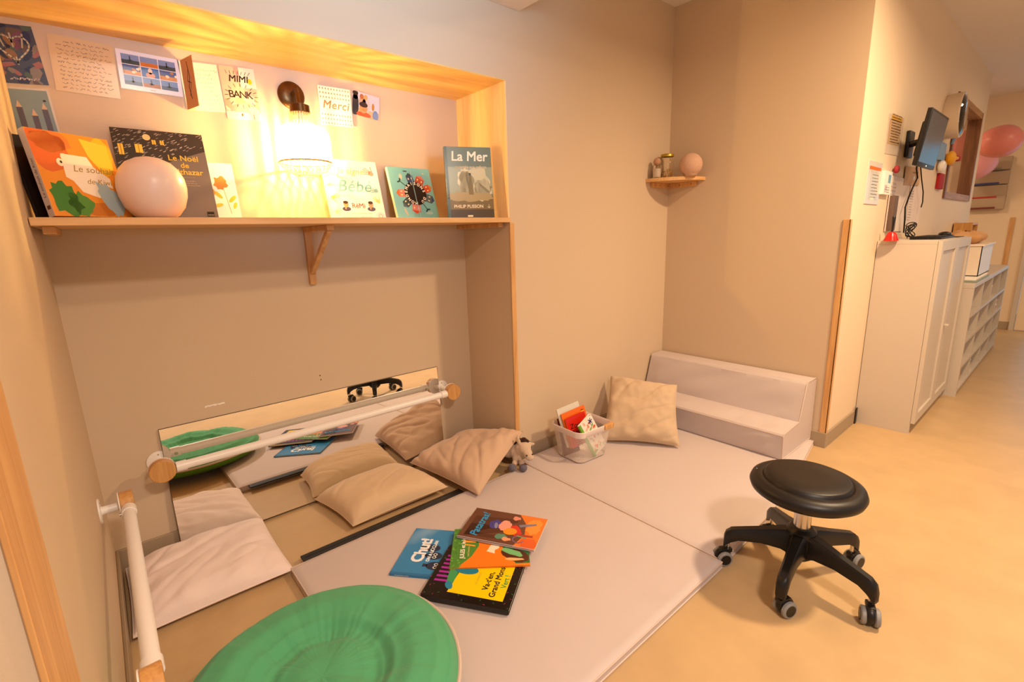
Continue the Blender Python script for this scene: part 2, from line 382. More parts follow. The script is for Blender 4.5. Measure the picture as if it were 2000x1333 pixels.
# --- standing on the niche shelf
def fr(BL, BR, lean, z=ZS):      # lean: degrees back from vertical
    BL = Vector((*BL, z)); BR = Vector((*BR, z)); X = (BR-BL).normalized(); Nn = X.cross(Vector((0, 0, 1)))   # towards the viewer
    Y = Vector((0, 0, 1))*math.cos(math.radians(lean)) - Nn*math.sin(math.radians(lean))
    return frame(BL, X, Y)
def art_wish(c, w, h):
    c.rect(0, w, 0, h, E1, flat('#e9912c'))
    c.ell(.035, h-.05, .05, .06, E2, flat('#dd6a2c'), .4, 24, .25, 2, (0, w, 0, h)); c.ell(.05, h-.03, .045, .03, E2, flat('#e57c34'), 0, 20, .3, 5, (0, w, 0, h))
    c.ell(w-.03, h-.055, .03, .055, E2, flat('#edb42a'), -.2, 20, .3, 4, (0, w, 0, h)); c.poly([(w-.08, h-.01), (w-.01, h-.02), (w-.012, h-.09), (w-.04, h-.11), (w-.07, h-.06)], E3, flat('#f2c63a'))
    c.poly([(.065, h-.06), (.13, h-.062), (.14, h-.09), (.175, h-.12), (w-.03, h-.15), (w-.04, .09), (.13, .055), (.09, .07), (.075, .1), (.06, .11)], E3, flat('#f7ead2'))
    c.ell(.04, .05, .035, .05, E4, flat('#3f7d2c'), .2, 22, .45, 7, (0, w, 0, h)); c.ell(.075, .035, .03, .035, E4, flat('#548c33'), .5, 20, .4, 9, (0, w, 0, h))
    c.ell(w-.045, .05, .025, .055, E4, flat('#a9bfc0'), .35, 20, .35, 8, (0, w, 0, h)); c.ell(.12, .022, .05, .02, E2, flat('#c9762a'), 0, 20, .2, 3, (0, w, 0, h))
    c.ell(.058, h-.085, .009, .011, E4, flat('#f4e8c8')); c.ell(.072, h-.07, .009, .011, E4, flat('#f4e8c8')); c.ell(.06, h-.084, .003, .004, .0011, ink('#4a3a20'), n=10)
    c.text('Le souhait', .026, .083, .128, E4, ink('#a8862c'), shear=.25); c.text('de Kiwi', .022, .108, .095, E4, ink('#b08d30'), shear=.25)
def sp_wish(c, t, h):
    c.rect(0, t, 0, h, E1, flat('#cfc6c6')); c.text('Le souhait de Kiwi', .014, t*.7, .05, E2, ink('#3c3030'), rot=PI/2, shear=.2); c.rect(.006, t-.004, .02, .03, E2, ink('#6a4038'))
book('picture_book', 'orange picture book with green and yellow creatures at the left end of the shelf', fr((-1.618, .028), (-1.44, .14), 12), .205, .235, .024, flat('#e58a2a'), art_wish, sp_wish, spine=flat('#cfc6c6'))
book('dark_book', 'black-edged thin book half hidden behind the orange picture book', fr((-1.648, .085), (-1.50, .18), 13), .18, .23, .012, flat('#1d1715'))
def art_noel(c, w, h):
    c.rect(0, w, 0, h, E1, flat('#6d625f'))
    c.poly([(0, .0), (.03, 0), (.04, .12), (.09, .175), (.16, .215), (w, .255), (w, h), (0, h)], E2, flat('#37302f'))
    rn = random.Random(5)
    for i in range(230):
        x = rn.random()*w; y = h*(.5+.5*rn.random())
        if y > .16+x*.42: c.stroke([(x, y), (min(w, x+.007), min(h, y+.004))], .0017, E3, flat(('#a89a90', '#8b7d76', '#c7b8a6')[i % 3]))
    for x, y, a, b in ((.012, .225, .014, .038), (.058, .235, .020, .030), (.108, .268, .011, .016), (.131, .268, .011, .016)):
        c.rect(x, x+a, y, y+b, E4, flat('#f2c04a')); c.stroke([(x+a/2, y), (x+a/2, y+b)], .0015, .0011, ink('#7a4a1c'))
    c.ell(.095, .292, .011, .011, E4, flat('#e5c98c'))
    for i, (t, s, y) in enumerate((('Le Noël', .028, .215), ('de', .026, .190), ('Balthazar', .028, .165))): c.text(t, s, .190, y, E4, ink('#e6b23a'), align='CENTER', bold=.0003)
    c.stroke([(.16, .155), (.215, .155)], .0008, E4, ink('#a08a70'))
    for y in (.142, .134, .126): c.scribble(.165, .225, y-.004, y+.002, 1, E4, ink('#b7a79b'), .0007, int(y*1e4))
    c.rect(w-.034, w-.012, .012, .030, E4, ink('#2a2322')); c.text('MANGO', .005, w-.032, .016, .0011, ink('#d8b8a0'))
book('picture_book', 'tall dark grey picture book of a snowy night roof behind the globe lamp', fr((-1.436, .262), (-1.15, .262), 17), .262, .318, .011, flat('#4a3f3d'), art_noel)
def art_flower(c, w, h):
    c.rect(0, w, 0, h, E1, flat('#f3ecdc')); c.ell(.10, h-.075, .022, .026, E2, flat('#d9803c'), 0, 18, .5, 3); c.stroke([(.105, h-.09), (.118, .03)], .002, E2, ink('#9a9a50'))
    c.ell(.085, .10, .018, .007, E2, flat('#c9b23c'), 2.3); c.ell(.13, .085, .018, .007, E2, flat('#c9b23c'), .8); c.ell(.08, .06, .016, .007, E2, flat('#d3bd4a'), .3); c.ell(.135, .06, .014, .006, E2, flat('#d3bd4a'), 1.2); c.ell(.066, .11, .01, .015, E2, flat('#e0954a'))
book('flower_card', 'cream card with orange flower and leaves, standing behind the snowy night book', fr((-1.235, .315), (-1.08, .315), 14), .150, .222, .004, flat('#f3ecdc'), art_flower, cat='card', hard=False)
def hand(c, x, y, s, z, m, rot=0):
    ca, sa = math.cos(rot), math.sin(rot); T = lambda a, b: (x+(a*ca-b*sa)*s, y+(a*sa+b*ca)*s)
    c.ell(x, y, .4*s, .45*s, z, m, rot, 14)
    for a, L in ((-.55, 1.1), (-.2, 1.35), (.12, 1.4), (.45, 1.2)): c.stroke([T(a*.5, .2), T(a, L)], .16*s, z, m)
    c.stroke([T(.3, -.1), T(1.0, .35)], .17*s, z, m)
def art_bebe(c, w, h):
    c.rect(0, w, 0, h, E1, flat('#f4eddd'))
    c.text('Je signe', .040, .125, h-.062, E2, ink('#d9b67c'), align='CENTER', shear=.2, bold=.0004); c.text('avec', .016, .06, h-.082, E2, ink('#d9b67c'), shear=.2)
    c.text('Bébé', .074, .128, .128, E2, ink('#6fa8a4'), align='CENTER', shear=.3, spacing=1.05)
    hand(c, w-.032, h-.055, .028, E2, flat('#dd9a86'), 1.2); hand(c, w-.022, .135, .020, E2, flat('#86b4b0'), 1.4); hand(c, .025, .10, .020, E2, flat('#e9cf6a'), -1.3); hand(c, w-.022, .085, .020, E2, flat('#ecd27a'), .9); hand(c, .02, .155, .018, E2, flat('#f0dca0'), -1.2); hand(c, .028, .035, .018, E2, flat('#f0dfae'), -.9)
    c.text('RéMi', .030, .132, .055, E2, ink('#b8503c'), align='CENTER', bold=.0004)
    for x in (.076, .19):
        c.ell(x, .070, .011, .014, E3, flat('#c98e62')); c.ell(x, .079, .0115, .007, E4, flat('#3a2c26')); c.ell(x, .050, .019, .010, E2, flat('#4a4258')); c.stroke([(x-.004, .05), (x-.003, .066)], .006, E4, flat('#cf9568'))
    c.text('Pour communiquer avec bébé', .0095, .13, .028, E2, ink('#bba48e'), align='CENTER'); c.text('et comprendre avec le langage des signes', .0080, .12, .012, E2, ink('#bba48e'), align='CENTER')
    c.ell(w-.024, .018, .022, .022, E3, flat('#c8d2d6'), clip=(0, w, 0, h)); c.ell(w-.024, .018, .012, .012, E4, flat('#e5bcae')); c.ell(w-.024, .018, .004, .004, .0011, flat('#f5efe6'))
book('sign_book', 'white paperback about baby signs with painted handprints, right of the sconce', fr((-.752, .285), (-.5, .285), 15), .252, .268, .006, flat('#f4eddd'), art_bebe, hard=False)
def art_maison(c, w, h):
    c.rect(0, w, 0, h, E1, flat('#7fbfbc')); cx, cy = w*.54, h*.50
    rn = random.Random(8)
    cols = ['#c8502f', '#b5533a', '#3c4d74', '#cf7a30', '#d07f68', '#3c4a4c', '#d88a7c', '#c66a32', '#54686a']
    for i in range(9):
        a = 2*PI*i/9+.35; r = .072; x, y = cx+r*math.cos(a), cy+r*math.sin(a); s = .017+.005*rn.random()
        c.M, keep = c.M @ Matrix.Translation((x, y, 0)) @ Matrix.Rotation(a-PI/2, 4, 'Z'), c.M
        if i % 4 == 3: c.stroke([(0, -.02), (.0, .02)], .004, E2, flat('#2c3c36')); [c.ell(q*.008, .02+.003*abs(q), .007, .004, E3, flat('#33504a'), q*.5) for q in (-1, 0, 1)]
        else:
            c.rect(-s, s, -.02, .014, E2, flat(cols[i])); c.poly([(-s*1.15, .014), (s*1.15, .014), (0, .030)], E3, flat(cols[(i+3) % 9]))
            for q in (-.5, .5): c.rect(q*s-.003, q*s+.003, -.003, .006, E3, flat('#f0d8a0'))
        c.M = keep
    c.ell(cx, cy, .058, .058, E3, flat('#2b2220'), n=32)
    for j, ch in enumerate('MAISONS DU MONDE'):
        a = math.radians(150-j*22.5); r = .043
        if ch != ' ': c.text(ch, .019, cx+r*math.cos(a), cy+r*math.sin(a), .0012, ink('#f3e6cc'), rot=a-PI/2, align='CENTER', bold=.0007)
    c.ell(w*.27, h*.82, .008, .013, E2, flat('#d8c4a8')); c.ell(w*.40, h*.93, .012, .003, E2, flat('#3a3a44')); c.ell(w*.83, h*.9, .005, .003, E2, flat('#d9c87a')); c.ell(w*.22, .035, .005, .02, E2, flat('#c8b49c'), .3); c.ell(w*.78, .03, .02, .008, E2, flat('#a8ccc6'))
    c.rect(w*.515, w*.525, 0, h, .0014, flat('#5a9c9a')); c.stroke([(w*.53, 0), (w*.53, h)], .0012, .0015, flat('#d9efe8'))
book('house_book', 'turquoise picture book with a ring of small houses around a black circle', fr((-.448, .28), (-.23, .28), 18), .222, .252, .018, flat('#8fd0c6'), art_maison, spine=flat('#e4f0e0'))
def art_mer(c, w, h):
    c.rect(0, w, 0, h, E1, flat('#6e7f78')); c.rect(0, w, h*.30, h*.72, E2, flat('#98a392')); c.rect(0, w, 0, h*.33, E2, flat('#76643c')); c.rect(0, w, 0, h*.12, E3, flat('#4e3f26'))
    c.ell(w*.62, h*.48, .075, .075, E3, flat('#c9c5a8'), 0, 40, .3, 4, (0, w, 0, h)); c.ell(w*.42, h*.50, .038, .062, E3, flat('#d8d2b4'), .1, 30, .35, 6); c.ell(w*.78, h*.40, .045, .05, E3, flat('#d8d2b6'), -.4, 30, .35, 9, (0, w, 0, h))
    c.ell(w*.50, h*.30, .11, .022, E4, flat('#a8966a'), 0, 30, .4, 3, (0, w, 0, h)); c.poly([(w*.47, h*.33), (w*.57, h*.33), (w*.54, h*.60), (w*.49, h*.60)], .0011, flat('#7a6a42')); c.rect(w*.49, w*.535, h*.60, h*.635, .0012, flat('#3e3a2c'))
    c.text('La Mer', .060, .028, h-.062, .0013, ink('#f4f0e2'), bold=.0011, shear=.08); c.text('racontée aux enfants', .0175, .045, h-.095, .0013, ink('#d8c4a8'), bold=.0003)
    c.text('PHILIP PLISSON', .0205, .028, .045, .0013, ink('#f2e4c8'), bold=.0003); c.rect(.09, .115, .004, .012, .0013, ink('#efe0c0'))
    c.stroke([(w-.024, .044), (w-.024, .060)], .0016, .0013, ink('#f2e4c8')); c.stroke([(w-.031, .050), (w-.024, .044), (w-.017, .050)], .0016, .0013, ink('#f2e4c8')); c.rect(0, .012, 0, h, E4, flat('#4c5f62'))
book('sea_book', 'large sea photograph book with lighthouse in spray, at the right end of the shelf', fr((-.268, .125), (-.08, .045), 6), .218, .318, .022, flat('#3f4a55'), art_mer, spine=flat('#4c5f62'))

# --- lying on the mat
def lay(BL, TL, side, ztop, t, tl=0, ru=0):      # BL/TL: xy of cover corners, side: rough direction of reading, tl/ru: rises
    O = Vector((BL[0], BL[1], ztop-t)); Y = Vector((TL[0]-BL[0], TL[1]-BL[1], tl)); X = Vector((side[0], side[1], ru))
    X = X-Y*(X.dot(Y)/Y.length_squared); Y.normalize(); X.normalize()
    return frame(O, X, Y)
def art_chut(c, w, h):
    c.rect(0, w, 0, h, E1, flat('#2f83bd')); c.rect(.0, .012, 0, h, E2, flat('#256fa5'))
    c.text('Chut!', .064, .070, h-.092, E3, ink('#eef0f4'), bold=.0022, spacing=.95); c.text('ON A UN PLAN', .0175, .078, h-.118, E3, ink('#d5e4f0'), bold=.0012)
    for x, y in ((.058, .115), (.112, .135), (.155, .155)):
        c.ell(x, y, .022, .032, E2, flat('#1f2c4c')); c.poly([(x-.006, y+.028), (x+.006, y+.028), (x+.009, y+.045), (x-.009, y+.045)], E2, flat('#1f2c4c'))
        for q in (-.008, .008): c.ell(x+q, y-.004, .007, .008, E3, flat('#e8ecf0')); c.ell(x+q, y-.004, .004, .005, E4, ink('#14141c'))
def sp_chut(c, t, h):
    c.rect(0, t, 0, h, E1, flat('#2f83bd')); c.text('CHRIS HAUGHTON', .006, t*.78, .19, E2, ink('#e8eef4'), rot=PI/2); c.text('Chut! On a un plan', .006, t*.78, .07, E2, ink('#e8eef4'), rot=PI/2)
bT = Vector((-.931, -.381)); bR = Vector((-.716, -.201)); bd = (bR-bT).normalized(); bn = Vector((-bd.y, bd.x))
book('picture_book', 'bright blue picture book with white title, lowest of the four books on the mat', lay(tuple(bT-bn*.262), tuple(bT), tuple(bd), ZM+.0085, .008), .272, .262, .008, flat('#2f83bd'), art_chut, sp_chut)
def art_monster(c, w, h):
    c.rect(0, w, 0, h, E1, flat('#120d0c')); rn = random.Random(11)
    for i in range(90):
        x, y = rn.random()*w, rn.random()*h; a = rn.random()*PI
        c.stroke([(x, y), (min(w, max(0, x+.006*math.cos(a))), min(h, max(0, y+.006*math.sin(a))))], .0018, E2, flat(('#2f7a4a', '#8a2f4a', '#b03a5a', '#2f5f58')[i % 4]))
    for i in range(7): c.stroke([(.075+i*.021, h-.020), (.078+i*.021, h-.062)], .010, E3, flat('#a42aa0'))
    c.poly([(.03, .028), (w-.045, .028), (w-.045, h-.095), (.03, h-.080)], E3, flat('#f5cf05'))
    c.poly([(.07, h-.085), (.08, h-.06), (.13, h-.052), (.19, h-.055), (.215, h-.085)], E4, flat('#3f9a5a')); c.ell(.145, h-.108, .022, .044, .0012, flat('#1e7f9c')); c.ell(.060, h-.075, .020, .012, .0012, flat('#2a84a6'), .6)
    c.text('Va-t\'en,', .029, .066, .090, E4, ink('#20180c'), bold=.0006); c.text('Grand Monstre', .029, .040, .060, E4, ink('#20180c'), bold=.0006); c.text('Vert !', .027, .088, .033, E4, ink('#3b9a4c'), bold=.0005)
    c.text('ED EMBERLEY', .010, .085, .133, E4, ink('#b89c2c'))
book('picture_book', 'black picture book with yellow title panel, nearest the green cushion', lay((-.742, -.812), (-.915, -.565), (.775, .63), ZM+.0235, .017, .006, .004), .262, .298, .017, flat('#140f0e'), art_monster)
def art_bulles(c, w, h):
    c.rect(0, w, 0, h, E1, flat('#4f8a35')); rn = random.Random(4)
    for i in range(40): c.ell(rn.random()*w, h-rn.random()*.06, .006, .003, E2, flat(('#6fa548', '#3f7a30')[i % 2]), rn.random()*3, 8, clip=(0, w, 0, h))
    c.poly([(0, 0), (.012, 0), (.012, .24), (0, h-.03)], E3, flat('#f0801e')); c.poly([(.012, 0.02), (.065, .09), (w, .10), (w, h-.09), (.12, h-.10), (.06, h-.075), (.012, h-.035)], E2, flat('#f0801e'))
    c.poly([(0.012, 0), (w, 0), (w, .085), (.14, .11), (.06, .075), (.012, .05)], E3, flat('#2f6f38')); c.ell(.055, .05, .03, .055, E4, flat('#54281a'), -.6, 16, .3, 2, (0.012, w, 0, h)); c.ell(.075, .06, .014, .05, .0011, flat('#77bd7c'), -.6, 16, .4, 4, (0, w, 0, h))
    c.ell(.035, .055, .008, .035, .0011, flat('#f0b878'), -.1, 14, .3); c.poly([(.07, .125), (.085, .155), (.12, .14), (.125, .105), (.10, .11), (.09, .125)], .0011, flat('#f2e6cc')); c.stroke([(.12, .20), (.13, .235)], .008, .0011, flat('#f7a43c')); c.stroke([(.145, .20), (.15, .24)], .012, .0011, flat('#f7a43c'))
    c.text('JULES et le loup', .022, .050, h-.048, .0012, ink('#f2ecd8'), bold=.0006); c.text('une histoire', .012, .060, h-.066, .0012, ink('#f0d890'))
book('picture_book', 'green and orange paperback, third in the pile of books on the mat', lay((-.556, -.710), (-.776, -.532), (.51, .86), ZM+.0315, .005, .001, .000), .232, .284, .005, flat('#e87a20'), art_bulles, hard=False)
def art_pata(c, w, h):
    c.rect(0, w, 0, h, E1, flat('#6b4433'))
    for y, k in ((.05, .02), (.11, .015), (.17, .02)): c.poly([(k, h-.02), (y*.9, h-.02), (y, h*.35), (y-.02, h*.35)], E2, flat('#5a3729'))
    c.poly([(0, 0), (w, 0), (w, .115), (.15, .075), (.08, .06), (0, .085)], E3, flat('#ec7a28')); c.ell(.14, .04, .05, .03, E4, flat('#f2953a'), 0, 20, .4, 3, (0, w, 0, h)); c.ell(.03, .03, .03, .035, E4, flat('#dd6026'), 0, 20, .4, 5, (0, w, 0, h))
    c.ell(.115, .190, .030, .026, E4, flat('#4b4590'), 0, 22, .2, 2); c.ell(.108, .186, .02, .007, .0011, flat('#8a86a8'), .3)
    c.ell(.115, .150, .034, .026, .0011, flat('#e8a08c'), .2, 22, .25, 6); c.ell(.085, .120, .022, .027, .0013, flat('#ee962a'), .2); c.ell(.095, .10, .036, .022, .0012, flat('#d8392a'), .5, 20, .35, 8)
    c.ell(.045, .145, .017, .024, .0012, flat('#5f8f78'), .2, 16, .3); c.ell(.035, .12, .012, .018, .0013, flat('#e8a078'), 0, 14, .4); c.poly([(.12, .09), (.15, .03), (.16, .035), (.135, .10)], .0012, flat('#7f7a90')); c.stroke([(.07, .09), (.075, .03)], .012, .0013, flat('#a8402c')); c.stroke([(.065, .085), (.06, .05)], .006, .0014, flat('#6fa57c'))
    pts = [(.045+.02*math.cos(a), .075+.022*math.sin(a)) for a in [i*.5 for i in range(10)]]; c.stroke(pts, .005, .0012, flat('#8a7090')); c.ell(.175, .12, .014, .016, .0012, flat('#e0907c'), 0, 14, .4)
    c.text('Patatras!', .046, .022, h-.072, .0014, ink('#3a9ad2'), shear=.22, bold=.0008, spacing=.98)
    c.stroke([(.004, 0), (.004, h)], .004, .0012, flat('#b8aab0'))
book('picture_book', 'brown and orange picture book with blue title, topmost of the pile on the mat', lay((-.500, -.670), (-.660, -.405), (.84, .54), ZM+.040, .006, .002, .0), .206, .308, .006, flat('#b8aab0'), art_pata, hard=False)

# ------------------------------------------------------------------ cards pinned on the niche wall
def card(name, label, BL, BR, TL, art, d=.003, cat='card', back=None, group=None, y=YN, t=.0008, curl=0):
    a, b, c_ = at(*BL, 'y', y-d), at(*BR, 'y', y-d), at(*TL, 'y', y-d); M = frame(a, b-a, c_-a); w = (b-a).length; h = (M.inverted() @ c_).y
    c = MB(M); c.box(0, w, 0, h, -t, 0, back or M_whitep); art(c, w, h)
    # two strips of clear tape hold it to the wall
    o = c.build(name, smooth=0); return tag(o, label, cat, group), M, w, h
def a_photo(c, w, h):
    c.rect(0, w, 0, h, E1, flat('#3b4257')); rn = random.Random(21)
    for i in range(46):
        c.ell(rn.random()*w, rn.random()*h, .006+.014*rn.random(), .006+.010*rn.random(), E2+i*.00001, flat(('#242c4e', '#5c4a44', '#7a706a', '#6a4258', '#1d2440', '#84603e', '#4a5a50', '#8f5a58')[i % 8]), rn.random()*3, 10, .4, i, (0, w, 0, h))
    hp = [(w*.56+.034*math.sin(q)**3*1.1, h*.62+.0026*(13*math.cos(q)-5*math.cos(2*q)-2*math.cos(3*q)-math.cos(4*q))) for q in [i*2*PI/28 for i in range(29)]]
    c.stroke(hp, .004, .0013, flat('#bdb6aa'))
    for dx in (-.02, 0, .02): c.stroke([(w*.56+dx, h*.62), (w*.56+dx*1.4, h*.85)], .004, .0013, flat('#a89f92'))
    c.stroke([(w*.56, h*.45), (w*.56, h*.33)], .004, .0013, flat('#b5ac9c')); c.scribble(w*.25, w*.8, h*.05, h*.12, 1, .0014, flat('#e8d8e0'), .003, 4)
card('postcard', 'dark blue photo postcard with a pale heart outline, top left corner of niche', (-14, 160), (96, 167), (-27, 42), a_photo)
def a_letter(c, w, h):
    c.rect(0, w, 0, h, E1, flat('#d9ba8e')); c.scribble(w*.1, w*.93, h*.04, h*.94, 12, E2, ink('#4a4038'), .0009, 7)
card('letter', 'beige handwritten letter pinned beside the dark photo postcard', (110, 176), (236, 194), (88, 63), a_letter)
def a_grid(c, w, h):
    c.rect(0, w, 0, h, E1, flat('#e9e6ee')); m = .011; gw = (w-2*m)/3; gh = (h-.014-m)/3; rn = random.Random(2)
    for i in range(3):
        for j in range(3):
            x, y = m+i*gw, .014+j*gh; sky = ('#6f8fc0', '#3f5590', '#7a90bc')[j] if (i, j) != (1, 1) else '#2f64a8'
            c.rect(x+.0012, x+gw-.0012, y+.0012, y+gh-.0012, E2, flat(sky)); K = (x+.0012, x+gw-.0012, y+.0012, y+gh-.0012)
            lo = ('#4a5f78', '#c9863c', '#3a4448')[j] if i != 1 else ('#a86a34', '#2f64a8', '#c96f1e')[j]
            c.rect(x+.0012, x+gw-.0012, y+.0012, y+gh*.42, E3, flat(lo))
            if i == 1 and j == 1: c.ell(x+gw/2, y+gh*.25, gw*.26, gh*.28, E4, flat('#d59a80'), clip=K); c.ell(x+gw/2, y+gh*.65, gw*.12, gh*.3, E4, flat('#e8c0a0'), clip=K)
            elif j == 1:
                for q in range(6): c.ell(x+gw*rn.random(), y+gh*(.2+.6*rn.random()), gw*.1, gh*.12, E4+q*.00001, flat(('#e8c890', '#b5702c', '#f0e0c0')[q % 3]), clip=K)
            elif not (i == 1 and j == 2): c.rect(x+gw*.45, x+gw*.52, y+gh*.3, y+gh*.8, E4, flat('#2c3238')); c.rect(x+gw*.36, x+gw*.62, y+gh*.3, y+gh*.45, E4, flat('#3a3f3c'))
    c.scribble(w*.45, w*.56, .004, .010, 1, E2, ink('#6a5048'), .0008, 3)
card('postcard', 'white postcard with a grid of nine small holiday photos', (237, 172), (358, 190), (221, 93), a_grid)
# folded card: back page and brown front flap standing out
def a_page(c, w, h):
    c.rect(0, w, 0, h, E1, flat('#f5ecc8')); c.scribble(w*.2, w*.9, h*.12, h*.90, 9, E2, ink('#c8a878'), .0009, 15)
a_, M_, w_, h_ = card('folded_card', 'folded card with brown front flap standing out and pale handwritten inside', (367, 215), (441, 220), (349, 118), a_page)
fl = MB(frame(M_ @ Vector((0, 0, .0012)), Vector((.022, -.085, .0)), (0, 0, 1))); fl.box(0, .09, 0, h_, 0, .0006, mat('kraft_card', '#c48a55', .8))
fl.stroke([(.05, .03), (.04, .07), (.055, .10), (.045, .15)], .004, .0009, ink('#3f3028')); fl.stroke([(.04, .04), (.06, .08), (.035, .09), (.05, .13)], .003, .0009, ink('#4a3830'))
fo = fl.build('front_flap', a_, smooth=0)
def a_mimi(c, w, h):
    c.rect(0, w, 0, h, E1, flat('#dfb896')); rn = random.Random(9)
    for i in range(14): c.ell(rn.random()*w, rn.random()*h, .02, .012, E2+i*.00001, flat(('#d3a080', '#e8cbb0', '#c99888', '#eedcc4')[i % 4]), rn.random()*3, 12, .3, i, (0, w, 0, h))
    c.rect(w*.55, w, h*.62, h, E3, flat('#eddfc6')); c.rect(0, w, 0, h*.15, E3, flat('#f0dcc0'))
    c.text('MIMI', .033, w*.5, h*.72, E4, ink('#2c201a'), align='CENTER', bold=.0005, shear=.15); c.text('BANK', .036, w*.5, h*.42, E4, ink('#2c201a'), align='CENTER', bold=.0003, spacing=.8)
    for i in range(16):
        a = 2*PI*i/16; c.stroke([(w*.52+.046*math.cos(a), h*.46+.032*math.sin(a)), (w*.52+.058*math.cos(a), h*.46+.044*math.sin(a))], .0018, E4, ink('#2c201a'))
    for i in range(7): c.stroke([(w*.2+i*.012, h*.86), (w*.17+i*.014, h*.92)], .0016, E4, ink('#2c201a'))
    c.ell(w*.82, h*.75, .008, .010, E4, flat('#f0c81e')); c.rect(w*.42, w*.47, h*.07, h*.12, E4, flat('#c84a30')); c.rect(w*.66, w*.70, h*.06, h*.16, E4, flat('#8a94b0')); c.rect(w*.76, w*.8, h*.02, h*.12, E4, flat('#b08a80'))
card('poster_card', 'pink card with spiky black hand lettering, left of the sconce', (445, 232), (512, 237), (430, 127), a_mimi)
def a_merci(c, w, h):
    c.rect(0, w, 0, h, E1, flat('#f6ecd8'))
    for i in range(11):
        for j in range(9):
            if 3 <= j <= 5: continue
            c.ell(w*(.06+.088*i), h*(.06+.11*j), .0026, .0038, E2, flat('#b88a4a'), n=8)
    c.text('Merci', .046, w*.5, h*.44, E2, ink('#a87a3c'), align='CENTER', shear=.25, spacing=1.1, bold=.0004)
card('thank_you_card', 'white dotted thank you card with gold lettering right of the sconce', (628, 243), (690, 250), (628, 167), a_merci, d=.012, t=.002)
def a_fam(c, w, h):
    c.rect(0, w, 0, h, E1, flat('#c9c8da')); c.rect(0, w, 0, h*.3, E2, flat('#c9a27c')); K = (0, w, 0, h)
    c.ell(w*.10, h*.42, .016, .05, E3, flat('#2c2a36'), clip=K); c.ell(w*.11, h*.80, .012, .015, E3, flat('#a86848'), clip=K); c.ell(w*.10, h*.92, .013, .009, E4, flat('#241c1c'), clip=K)
    c.ell(w*.36, h*.62, .016, .02, E3, flat('#b89c84')); c.ell(w*.33, h*.83, .009, .011, E4, flat('#b06840')); c.ell(w*.48, h*.84, .009, .011, E4, flat('#d8a468')); c.ell(w*.50, h*.5, .020, .03, E3, flat('#c8bcc0'))
    c.ell(w*.40, h*.35, .019, .021, .0011, flat('#e0905c')); c.ell(w*.40, h*.50, .020, .011, .0012, flat('#3a2c30')); c.ell(w*.42, h*.08, .034, .012, .001, flat('#c8481e'), clip=K); c.stroke([(w*.36, h*.28), (w*.44, h*.28)], .002, .0013, ink('#8a3c28'))
    c.ell(w*.86, h*.15, .014, .022, E4, flat('#5c74b0'), clip=K); c.ell(w*.76, h*.5, .006, .016, E4, flat('#b8803c'))
card('family_photo', 'small photo print of several people against a pale sky, beside the dotted card', (688, 222), (740, 236), (690, 176), a_fam, d=.003, cat='photo')
def a_pencil(c, w, h):
    c.rect(0, w, 0, h, E1, flat('#cfc4b4')); c.rect(.006, w-.006, .006, h-.006, E2, flat('#7d8d8c'))
    for x, y in ((.35, .68), (.6, .55), (.82, .66)):
        c.rect(w*x-.007, w*x+.007, .006, h*y, E3, flat('#54484a')); c.poly([(w*x-.007, h*y), (w*x+.007, h*y), (w*x, h*y+.020)], E4, flat('#c8a684'))
    c.ell(w*.86, h*.80, .004, .003, E4, ink('#3a3030'))
card('postcard', 'grey blue postcard with three upright pencils behind the orange book', (25, 290), (128, 292), (8, 168), a_pencil)

# ------------------------------------------------------------------ mirror on niche wall
mi = thing('wall_mirror', 'low unframed rectangular mirror screwed to the niche wall at floor level', 'mirror', (-.84, YN, HB))
x0, x1, z0, z1 = -1.462, -.225, .012, .514
tm = math.atan2(.022, z1-z0)       # the foot stands a little off the wall, in front of the skirting
TM = Matrix.Translation((0, YN-.026, z0)) @ Matrix.Rotation(-tm, 4, 'X')
MB(TM).box(x0, x1, -.005, 0, 0, z1-z0, M_mirror).build('mirror_glass', mi, smooth=0)
MB(TM).box(x0-.001, x1+.001, .0004, .004, 0, z1-z0+.001, mat('mirror_backing', '#5a4636', .6)).build('backing_board', mi, smooth=0)

# ------------------------------------------------------------------ grab bars
def grab_bar(label, tf, L, D=.112):
    """local: x along the bar, y out from wall, z up; origin = middle on the wall"""
    root = thing('grab_bar', label, 'grab bar', tf @ Vector((0, 0, 0)), 'white tube grab bars with wooden end caps')
    MB(tf).tube([(-L/2+.05, D, 0), (L/2-.05, D, 0)], .0165, M_white, 24).build('tube', root)
    for s in (-1, 1):
        X = s*L/2
        MB(tf).lathe([(0, 0.0), (.040, 0.0), (.040, .004), (.036, .005), (.015, .006), (.013, .01), (.013, D-.022), (0, D-.022)], M_white, 32, (X, 0, 0), 'y').lathe([(0, 0), (.003, 0), (.003, .0015), (0, .002)], M_metal, 10, (X, .0045, .027), 'y').lathe([(0, 0), (.003, 0), (.003, .0015), (0, .002)], M_metal, 10, (X, .0045, -.027), 'y').build('wall_bracket', root)
        c = MB(tf).lathe([(0, D-.022), (.043, D-.022), (.043, D-.019), (0, D-.019)], M_white, 40, (X, 0, 0), 'y').build('end_plate', root)
        MB(tf).lathe([(0, D-.0188), (.040, D-.0188), (.0415, D-.0168), (.0415, D+.014), (.0395, D+.016), (0, D+.016)], M_beech, 48, (X, 0, 0), 'y').build('end_cap', root)
        xc = X-s*.062
        MB(tf).tube([(X-s*.042, D, 0), (X-s*.075, D, 0)], .0195, M_white, 24).build('collar', root)
        MB(tf).lathe([(0, -.006), (.006, -.006), (.006, 0), (0, 0)], M_metal, 12, (X-s*.06, D-.018, -.004), 'y').build('screw', root)
cx = (-1.478-.202)/2; L = 1.478-.202
